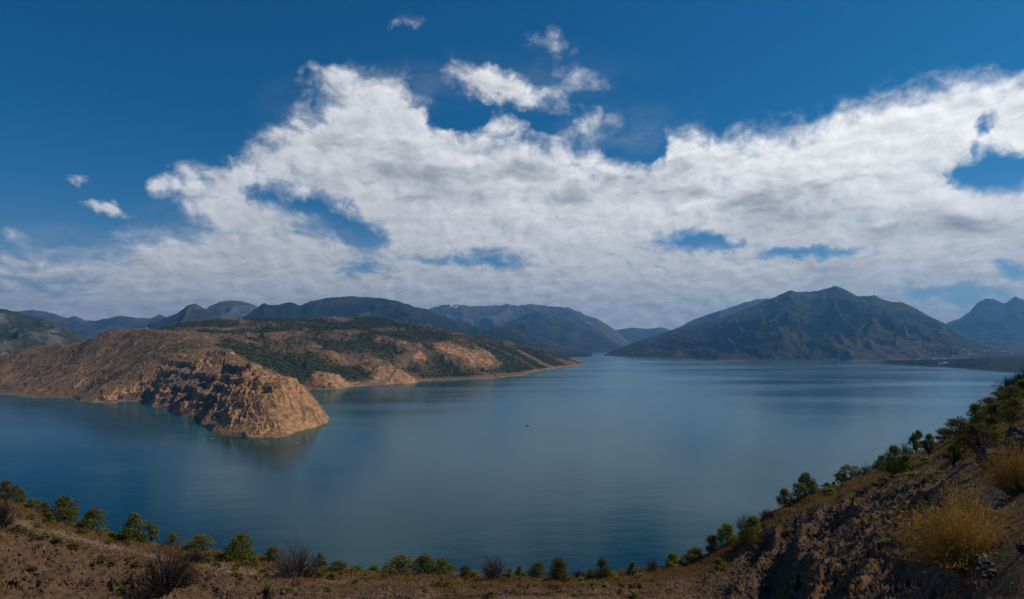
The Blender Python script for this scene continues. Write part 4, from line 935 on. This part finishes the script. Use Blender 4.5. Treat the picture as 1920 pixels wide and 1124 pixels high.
def scatter_hill(n, weight, lo, hi):
    ok = (FG['S'] > lo) & (FG['S'] < hi) & (FG['X'] > -40) & (FG['X'] < 1960)
    ii, jj = np.nonzero(ok); w = weight[ii, jj]; w = w / w.sum()
    k = rng.choice(len(ii), n, p=w); i, j = ii[k], jj[k]
    f1, f2 = rng.random(n), rng.random(n); i2 = np.minimum(i + 1, FG['x'].shape[0] - 1); j2 = np.minimum(j + 1, FG['x'].shape[1] - 1)
    def L(a): return a[i, j] + (a[i2, j] - a[i, j]) * f1 + (a[i, j2] - a[i, j]) * f2
    return L(FG['x']), L(FG['y']), L(FG['z']), FG['S'][i, j], FG['X'][i, j]
def gravel():
    n = 38000; w = 0.25 + FG['bankR'] * 1.2 + FG['bankL'] * .35 + 0.9 * sstep(FG['X'], 1250, 1400)
    x, y, z, S, X = scatter_hill(n, w, 1.6, 4.95)
    oc = np.array([(1, 0, 0), (-1, 0, 0), (0, 1, 0), (0, -1, 0), (0, 0, 1), (0, 0, -1)], float)
    fc = np.array([(0, 2, 4), (2, 1, 4), (1, 3, 4), (3, 0, 4), (2, 0, 5), (1, 2, 5), (3, 1, 5), (0, 3, 5)])
    r = rng.lognormal(math.log(.00115), .5, n) * y; r = np.clip(r, .008, .16)
    co = oc[None] * (r[:, None, None] * rng.uniform(.55, 1.35, (n, 6, 1))) * np.array([1, 1, .7]); a = rng.uniform(0, 6.28, n); ca, sa = np.cos(a)[:, None], np.sin(a)[:, None]
    xx = co[..., 0] * ca - co[..., 1] * sa; yy = co[..., 0] * sa + co[..., 1] * ca
    P3 = np.stack([xx + x[:, None], yy + y[:, None], co[..., 2] + (z + r * .25)[:, None]], -1).reshape(-1, 3)
    f = (fc[None] + (np.arange(n) * 6)[:, None, None]).reshape(-1, 3)
    tag(mesh_from('gravel', P3, f, [M_stone], smooth=False), kind='stuff')
gravel()
def dry_grass():
    n = 26000; w = np.clip(sstep(FG['S'], 3.75, 4.05) * (1 - FG['pm']) + 0.10 + .5 * sstep(FG['X'], 1720, 1850) * sstep(FG['X'] * 0 + 1, 0, .5), 0, 2) * (0.35 + np.clip(fbm(FG['x'] / 2.5, FG['y'] / 2.5, 4, .5, 291) + .35, 0, 1))
    x, y, z, S, X = scatter_hill(n, w, 1.6, 5.0); k = 5
    h = np.repeat(np.clip(rng.uniform(.004, .0085, n) * y, .06, .42), k); b = np.repeat(np.stack([x, y, z], -1), k, 0); N = n * k
    an = rng.uniform(0, 6.28, N); off = np.stack([np.cos(an), np.sin(an), 0 * an], -1); b = b + off * (rng.random(N) * h * .4)[:, None]
    wd = np.clip(h * .055, .004, 1)[:, None]; side = np.stack([-np.sin(an + 1), np.cos(an + 1), 0 * an], -1)
    tip_ = b + off * (h * rng.uniform(.1, .5, N))[:, None] + np.array([0, 0, 1]) * (h * rng.uniform(.6, 1, N))[:, None]
    P3 = np.stack([b - side * wd, b + side * wd, tip_], 1).reshape(-1, 3); P3[:, 2] -= .01
    tag(mesh_from('dry_grass', P3, np.arange(N * 3).reshape(-1, 3), [L_straw], smooth=False), kind='stuff')
L_straw = leaf_material('dry_straw', (0.27, 0.165, 0.06), (0.38, 0.25, 0.10), (0.17, 0.11, 0.04), .3)
dry_grass()

# ------------------------------------------------------------------ scrub on the headland
vang = (HL['z'] - H) / HL['y']; run = np.maximum.accumulate(vang, axis=0); seen = vang >= run - 0.0012
def on_headland(X, Y, dlo=0, dhi=1e9):
    j = int(np.argmin(np.abs(Xc - X))); Yp = HY - F * vang[:, j]; okr = np.nonzero(seen[:, j] & (HL['z'][:, j] > .5) & (dr_ > dlo) & (dr_ < dhi))[0]
    k = okr[np.argmin(np.abs(Yp[okr] - Y))]; return float(HL['x'][k, j]), float(HL['y'][k, j]), float(HL['z'][k, j])
def bush_mesh(seed, sub):
    bm = bmesh.new(); bmesh.ops.create_icosphere(bm, subdivisions=sub, radius=.5); q = np.random.default_rng(seed)
    for v in bm.verts: v.co = Vector(np.array(v.co) * q.uniform(.65, 1.2) * np.array([1, 1, .9])) + Vector((0, 0, .4))
    bm.verts.ensure_lookup_table(); co = np.array([v.co for v in bm.verts]); fc = np.array([[v.index for v in f.verts] for f in bm.faces]); bm.free(); return co, fc
def scrub():
    w = np.clip(a_veg - .34, 0, 1) ** 1.1 * (dr_[:, None] ** 2) * (HL['z'] > 5) * (seen * 1.0 + .04)
    w += HL['front'] * (HL['z'] > 3) * (dr_[:, None] ** 2) * seen * .012 * (1 + 2 * (fbm(HL['x'] / 60, HL['y'] / 60, 3, .5, 301) > .25))
    w += (1 - HL['front']) * (HL['z'] > 4) * (dr_[:, None] ** 2) * seen * .004
    flat = (w / w.sum()).ravel(); n = 15000
    k = rng.choice(flat.size, n, p=flat); i, j = np.unravel_index(k, w.shape); i = np.clip(i, 0, NRh - 2); j = np.clip(j, 0, NCh - 2)
    f1, f2 = rng.random(n), rng.random(n); L = lambda a: a[i, j] + (a[i + 1, j] - a[i, j]) * f1 + (a[i, j + 1] - a[i, j]) * f2
    x, y, z = L(HL['x']), L(HL['y']), L(HL['z']); fr = HL['front'][i, j]
    h = np.where(fr > .5, rng.uniform(1.4, 3.6, n) * np.where(rng.random(n) < .06, 1.6, 1), rng.uniform(2.4, 6.0, n)); vis_ = seen[i, j] & (x > -1.2 * y * .72)
    ang = h / y * vis_; big = np.argsort(-ang)[:300]; mask = np.ones(n, bool); mask[big] = False
    pool = []
    for q in range(5):
        co, fc = bush_mesh(800 + q, 2); pool.append(mesh_from('bush', co, fc, [L_far], smooth=False, link=False).data)
    for b in big:
        o = bpy.data.objects.new('bush', random.choice(pool)); COL.objects.link(o); o.location = (x[b], y[b], z[b] - .2); o.scale = (h[b] * random.uniform(.9, 1.5), h[b] * random.uniform(.9, 1.5), h[b]); o.rotation_euler.z = random.uniform(0, 6.28)
        pX = CX + F * x[b] / y[b]
        where_ = ('the tip of the peninsula' if pX > 430 else 'its dark crags' if pX > 250 else 'its pale spoil slopes' if pX > 110 else 'its left end') if fr[b] > .5 else ('the flat top' if z[b] > 150 else ('the cove behind the tip' if y[b] < 1560 else 'the lower gully behind the tip' if y[b] < 1640 else 'the middle of the gully' if y[b] < 1720 else 'the head of the gully' if y[b] < 1820 else 'the slope above the gully') if pX < 590 else 'the orange shore scarps' if pX < 790 else 'the middle slope' if pX < 930 else 'the far point')
        tag(o, 'small dark bush on the tan peninsula slope by ' + where_ if fr[b] > .5 else ('large' if h[b] > 5.2 else 'middling' if h[b] > 4.4 else 'small') + ' dark green bush on the brown headland around ' + where_, 'bush', 'bushes dotted on the peninsula' if fr[b] > .5 else 'bushes scattered over the headland')
    co, fc = bush_mesh(820, 1); idx = np.nonzero(mask)[0]; m = len(idx)
    a = rng.uniform(0, 6.28, m); s3 = np.stack([h[idx] * rng.uniform(.9, 1.6, m), h[idx] * rng.uniform(.9, 1.6, m), h[idx]], -1)
    c = co[None] * s3[:, None, :] * rng.uniform(.75, 1.25, (m, len(co), 1)); ca, sa = np.cos(a)[:, None], np.sin(a)[:, None]
    P3 = np.stack([c[..., 0] * ca - c[..., 1] * sa + x[idx, None], c[..., 0] * sa + c[..., 1] * ca + y[idx, None], c[..., 2] + z[idx, None] - .2], -1).reshape(-1, 3)
    tag(mesh_from('scrub', P3, (fc[None] + (np.arange(m) * len(co))[:, None, None]).reshape(-1, 3), [L_far], smooth=False), kind='stuff')
scrub()

# ------------------------------------------------------------------ wood on the spit, far houses
def on_range(G, X, Y, lo=0.0, hi=1.0):
    j = int(np.argmin(np.abs(G['X'] - X))); Yp = HY + F * (H - G['z'][:, j]) / G['y'][:, j]; ok = np.nonzero((G['S'] >= lo) & (G['S'] <= hi))[0]
    k = ok[np.argmin(np.abs(Yp[ok] - Y))]; return float(G['x'][k, j]), float(G['y'][k, j]), float(G['z'][k, j])
def spit_wood():
    G = SPIT; n = 5200; j = rng.integers(0, len(G['X']), n); i = rng.integers(2, 60, n)
    X = G['X'][j]; dense = sstep(1860 - X, 0, 60); keep = (rng.random(n) < .35 + .65 * dense) & (G['z'][i, j] > 2.5); i, j = i[keep], j[keep]; n = len(i)
    x, y, z = G['x'][i, j], G['y'][i, j], G['z'][i, j]; x = x + rng.uniform(-4, 4, n); y = y + rng.uniform(-6, 6, n)
    hh = np.where(G['X'][j] < 1860, rng.uniform(6, 13, n), rng.uniform(3, 7, n))
    co, fc = bush_mesh(830, 1); c = co[None] * np.stack([hh * rng.uniform(.4, .8, n), hh * rng.uniform(.4, .8, n), hh], -1)[:, None, :] * rng.uniform(.7, 1.25, (n, len(co), 1))
    P3 = np.stack([c[..., 0] + x[:, None], c[..., 1] + y[:, None], c[..., 2] + z[:, None] - .5], -1).reshape(-1, 3)
    tag(mesh_from('far_wood', P3, (fc[None] + (np.arange(n) * len(co))[:, None, None]).reshape(-1, 3), [L_wood], smooth=False), kind='stuff')
L_wood = leaf_material('dark_far_wood', (0.010, 0.014, 0.008), (0.020, 0.025, 0.012), (0.014, 0.018, 0.009), .03)
spit_wood()
def flat_mat(name, c, rough=.8):
    m, t, b = material(name); n = t.noise(objco(t), .8, 5, .6); t.l.new(t.mix(n, tuple(v * .82 for v in c), c), b.inputs['Base Color']); b.inputs['Roughness'].default_value = rough; return m
W_white = flat_mat('white_plaster', (0.8, 0.78, 0.74)); W_pale = flat_mat('pale_plaster', (0.42, 0.40, 0.37)); W_roof = flat_mat('grey_roof', (0.20, 0.20, 0.21)); W_red = flat_mat('red_roof', (0.24, 0.10, 0.07)); W_dark = flat_mat('dark_opening', (0.03, 0.03, 0.035)); W_tin = flat_mat('pale_tin_roof', (0.38, 0.39, 0.41))
def prism(l, w, h, rh, eave=.4):
    """walls and a separate gable roof of a house, length l along x"""
    a, b = l / 2, w / 2
    wall = np.array([(-a, -b, -3), (a, -b, -3), (a, b, -3), (-a, b, -3), (-a, -b, h), (a, -b, h), (a, b, h), (-a, b, h), (-a, 0, h + rh), (a, 0, h + rh)], float)
    wq = np.array([(0, 1, 5, 4), (2, 3, 7, 6), (1, 2, 6, 5), (3, 0, 4, 7)]); wt = np.array([(5, 6, 9), (7, 4, 8)])
    A, B = a + eave, b + eave; e = rh * eave / b
    r = np.array([(-A, -B, h - e + .05), (A, -B, h - e + .05), (A, 0, h + rh + .05), (-A, 0, h + rh + .05), (-A, B, h - e + .05), (A, B, h - e + .05)], float); r2 = r + np.array([0, 0, .25])
    roof = np.concatenate([r, r2]); rq = np.array([(6, 7, 8, 9), (9, 8, 11, 10), (3, 2, 1, 0), (4, 5, 2, 3), (0, 1, 7, 6), (5, 4, 10, 11), (1, 2, 8, 7), (2, 5, 11, 8), (3, 0, 6, 9), (4, 3, 9, 10)])
    return wall, wq, wt, roof, rq
def box(l, w, h, x=0, y=0, z=0):
    a, b = l / 2, w / 2; co = np.array([(-a, -b, 0), (a, -b, 0), (a, b, 0), (-a, b, 0), (-a, -b, h), (a, -b, h), (a, b, h), (-a, b, h)], float) + np.array([x, y, z])
    return co, np.array([(0, 3, 2, 1), (4, 5, 6, 7), (0, 1, 5, 4), (1, 2, 6, 5), (2, 3, 7, 6), (3, 0, 4, 7)])
def house(name, label, cat, loc, l, w, h, rh, roofmat, rz=0, group=None, windows=4, tmpl={}):
    key = (l, w, h, rh, roofmat.name, windows, name)
    o = bpy.data.objects.new(name, None); COL.objects.link(o); o.location = loc; o.rotation_euler.z = rz
    if key not in tmpl:
        wall, wq, wt, roof, rq = prism(l, w, h, rh); parts = [('wall', mesh_from('wall', wall, [wq, wt], [W_white if name in ('hut', 'building') else W_pale], smooth=False, link=False).data, (0, 0, 0)), ('roof', mesh_from('roof', roof, rq, [roofmat], smooth=False, link=False).data, (0, 0, 0))]
        wc, wf = box(l / (windows * 2.2), .12, h * .38); wm = mesh_from('window', wc, wf, [W_dark], smooth=False, link=False).data
        for k in range(windows): parts.append(('window', wm, (-l / 2 + l * (k + .5) / windows, -w / 2 - .03, h * .42)))
        tmpl[key] = parts
    for nm, me, lc in tmpl[key]:
        c = bpy.data.objects.new(nm, me); COL.objects.link(c); c.parent = o; c.location = lc
    return tag(o, label, cat, group)
for i in range(80):
    X = 1690 + 215 * random.random() ** .8 if i < 80 else random.uniform(1780, 1905); Y = float(np.interp(X, [1690, 1800, 1860, 1905], [664, 657, 657, 664])) + random.uniform(-4, 5)
    p = on_range(M1, X, Y, 0, .6); l = random.choice([9, 12, 15])
    house('house', 'tiny white house of the village at the right foot of the lakeside mountain', 'house', p, l, 8, 4.5, 2.5, random.choice([W_roof, W_red, W_tin, W_tin]), random.uniform(-.5, .5), 'village houses on the far right shore', 3)
for X, Y in [(1186, 663), (1195, 662), (1211, 662), (1222, 660), (1237, 658), (1233, 659)]:
    house('house', 'tiny pale house low on the left flank of the lakeside mountain', 'house', on_range(M1, X, Y, 0, .6), 12, 8, 4.5, 2.5, W_tin, random.uniform(-.4, .4), 'houses on the left flank of the lakeside mountain', 3)
house('hall', 'long pale hall among the village houses on the far right shore', 'building', on_range(M1, 1819, 666, 0, .5), 38, 14, 6, 3, W_tin, 0, None, 8)
for X in (1722, 1752, 1769):
    house('shed', 'long white shed at the waterside behind the wooded spit', 'shed', on_range(M1, X, 675, 0, .5), 40, 12, 6, 2.5, W_tin, 0, 'long white sheds behind the spit', 8)
house('building', 'white block with rows of windows among the trees of the spit', 'building', on_range(SPIT, 1772, 684, 0, .95), 26, 11, 11, 3, W_tin, .2, None, 6)
house('building', 'smaller white building just left of the white block on the spit', 'building', on_range(SPIT, 1762, 684.5, 0, .95), 14, 9, 6, 3, W_tin, -.2, None, 4)
# white wall and hut on the ridge of the peninsula, ruin below
hp = on_headland(274, 617.5, 1500, 2100)
wc, wf = box(16, 1.2, 5.6, 0, 0, -3); tag(mesh_from('boundary_wall', wc, wf, [W_white], smooth=False), 'long low white wall on the bare ridge of the peninsula', 'wall').location = hp
house('hut', 'small white hut with dark roof standing over the white wall', 'hut', (hp[0] - 4, hp[1] + 7, hp[2] + 1.2), 5, 4, 3.4, 1.2, W_roof, 0, None, 2)
rp = on_headland(383, 633, 1300, 2100)
ru = bpy.data.objects.new('ruin', None); COL.objects.link(ru); ru.location = rp; tag(ru, 'pale ruined hut with a standing wall stub on the hilltop', 'ruin')
for nm, dims, at in (('wall', (1.6, .8, 8), (0, 0, -2)), ('wall', (7, .7, 3.4), (-5, 1.5, -2)), ('wall', (.7, 5, 3.6), (4.5, 2, -2)), ('rubble', (6, 3, 2.6), (5, -1, -2))):
    c_, f_ = box(*dims); q = mesh_from(nm, c_, f_, [W_white], smooth=False, parent=ru); q.location = at
# a lattice mast on the headland's skyline
def mast(X, Y, hgt):
    p = on_headland(X, Y, 1900, 3000); o = bpy.data.objects.new('power_pylon', None); COL.objects.link(o); o.location = p; tag(o, 'thin grey lattice pylon on the skyline of the headland', 'pylon')
    tb = TB(); 
    for a in (-1, 1):
        for b in (-1, 1): tb.tube([(a * hgt * .09, b * hgt * .09, -1), (a * .2, b * .2, hgt)], .22, .15, 4)
    for k in range(5):
        z0, z1 = hgt * k / 5, hgt * (k + 1) / 5; r0, r1 = hgt * .09 * (1 - k / 5), hgt * .09 * (1 - (k + 1) / 5)
        for sx_ in (-1, 1): tb.tube([(-r0, sx_ * r0, z0), (r1, sx_ * r1, z1)], .1, .1, 3); tb.tube([(r0, sx_ * r0, z0), (-r1, sx_ * r1, z1)], .1, .1, 3)
    q = bpy.data.objects.new('tower', tb.mesh('tower', W_tin)); COL.objects.link(q); q.parent = o
    for zz in (.72, .88):
        tb = TB(); tb.tube([(-hgt * .16, 0, 0), (hgt * .16, 0, 0)], .18, .18, 4); q = bpy.data.objects.new('crossarm', tb.mesh('crossarm', W_tin)); COL.objects.link(q); q.parent = o; q.location = (0, 0, hgt * zz)
mast(363, 604, 13)

# ------------------------------------------------------------------ boats
H_dark = flat_mat('dark_hull', (0.03, 0.032, 0.04), .4); H_pale = flat_mat('pale_hull', (0.62, 0.55, 0.45), .4); H_motor = flat_mat('outboard', (0.05, 0.05, 0.05), .4)
def boat(label, X, Y, L, mat, rz, cabin=True, group=None):
    d = dwater(Y); o = bpy.data.objects.new('motorboat', None); COL.objects.link(o); o.location = ((X - CX) / F * d, d, 0); o.rotation_euler.z = rz; tag(o, label, 'boat', group)
    st = np.linspace(0, 1, 9); co = []
    for q in st:
        hw = L * .17 * (1 - max(0, (q - .45) / .55) ** 2.2); sh = L * (.11 + .05 * q * q); xx = (q - .5) * L
        co += [(xx, -hw, sh), (xx, -hw * .75, 0), (xx, 0, -L * .05 * (1 - q ** 3)), (xx, hw * .75, 0), (xx, hw, sh), (xx, hw * .86, sh), (xx, hw * .7, L * .03), (xx, -hw * .7, L * .03), (xx, -hw * .86, sh)]
    k = 9; f = [(i * k + j, i * k + (j + 1) % k, (i + 1) * k + (j + 1) % k, (i + 1) * k + j) for i in range(8) for j in range(k)]; f += [(0, 1, 7, 8), (1, 2, 6, 7), (2, 3, 6, 6)][:2] + [(3, 4, 5, 6)]
    h_ = mesh_from('hull', np.array(co), np.array(f), [mat], parent=o)
    def part(nm, dims, at, m_): c_, f_ = box(*dims); q = mesh_from(nm, c_, f_, [m_], smooth=False, parent=o); q.location = at
    part('outboard_motor', (L * .06, L * .07, L * .16), (-L * .52, 0, L * .03), H_motor)
    part('seat', (L * .07, L * .24, L * .05), (-L * .2, 0, L * .05), H_motor)
    part('bow_deck', (L * .26, L * .20, L * .02), (L * .27, 0, L * .125), mat)
    if cabin: part('cabin', (L * .2, L * .2, L * .16), (L * .05, 0, L * .06), mat)
boat('small dark motorboat alone in the middle of the lake', 988, 799, 5.0, H_dark, 3.05)
boat('pale motorboat close to the tip of the rocky peninsula', 398, 824, 7.0, H_pale, 2.7, False)
boat('small white boat off the point of the wooded spit', 1633, 690, 7.5, W_white, .2)
boat('small white boat moored under the middle of the wooded spit', 1791, 694, 7.0, W_white, 1.3)
tb = TB(); tb.tube([(0, 0, -.3), (0, 0, .25), (0, 0, .45)], .45, .3, 10); tb.tube([(0, 0, .4), (0, 0, 1.5)], .09, .05, 6)
by = bpy.data.objects.new('buoy', tb.mesh('buoy', W_white)); COL.objects.link(by); by.location = ((555 - CX) / F * dwater(831), dwater(831), 0); tag(by, 'white buoy with a short pole off the peninsula tip', 'buoy')

# ------------------------------------------------------------------ the air
def haze():
    m = bpy.data.materials.new('air'); m.use_nodes = True; t = NT(m.node_tree); t.n.clear()
    v = t.node('ShaderNodeVolumePrincipled'); v.inputs['Color'].default_value = HAZE_COLOR
    v.inputs['Density'].default_value = HAZE_DENSITY; v.inputs['Anisotropy'].default_value = 0.25
    o = t.node('ShaderNodeOutputMaterial'); t.l.new(v.outputs[0], o.inputs['Volume'])
    a, b, c, d, e, f = -16500, 16500, -2600, 16500, -26, 1160
    co = np.array([(a, c, e), (b, c, e), (b, d, e), (a, d, e), (a, c, f), (b, c, f), (b, d, f), (a, d, f)], float)
    fc = np.array([(0, 3, 2, 1), (4, 5, 6, 7), (0, 1, 5, 4), (1, 2, 6, 5), (2, 3, 7, 6), (3, 0, 4, 7)])
    tag(mesh_from('haze', co, fc, [m], smooth=False), kind='stuff')
haze()
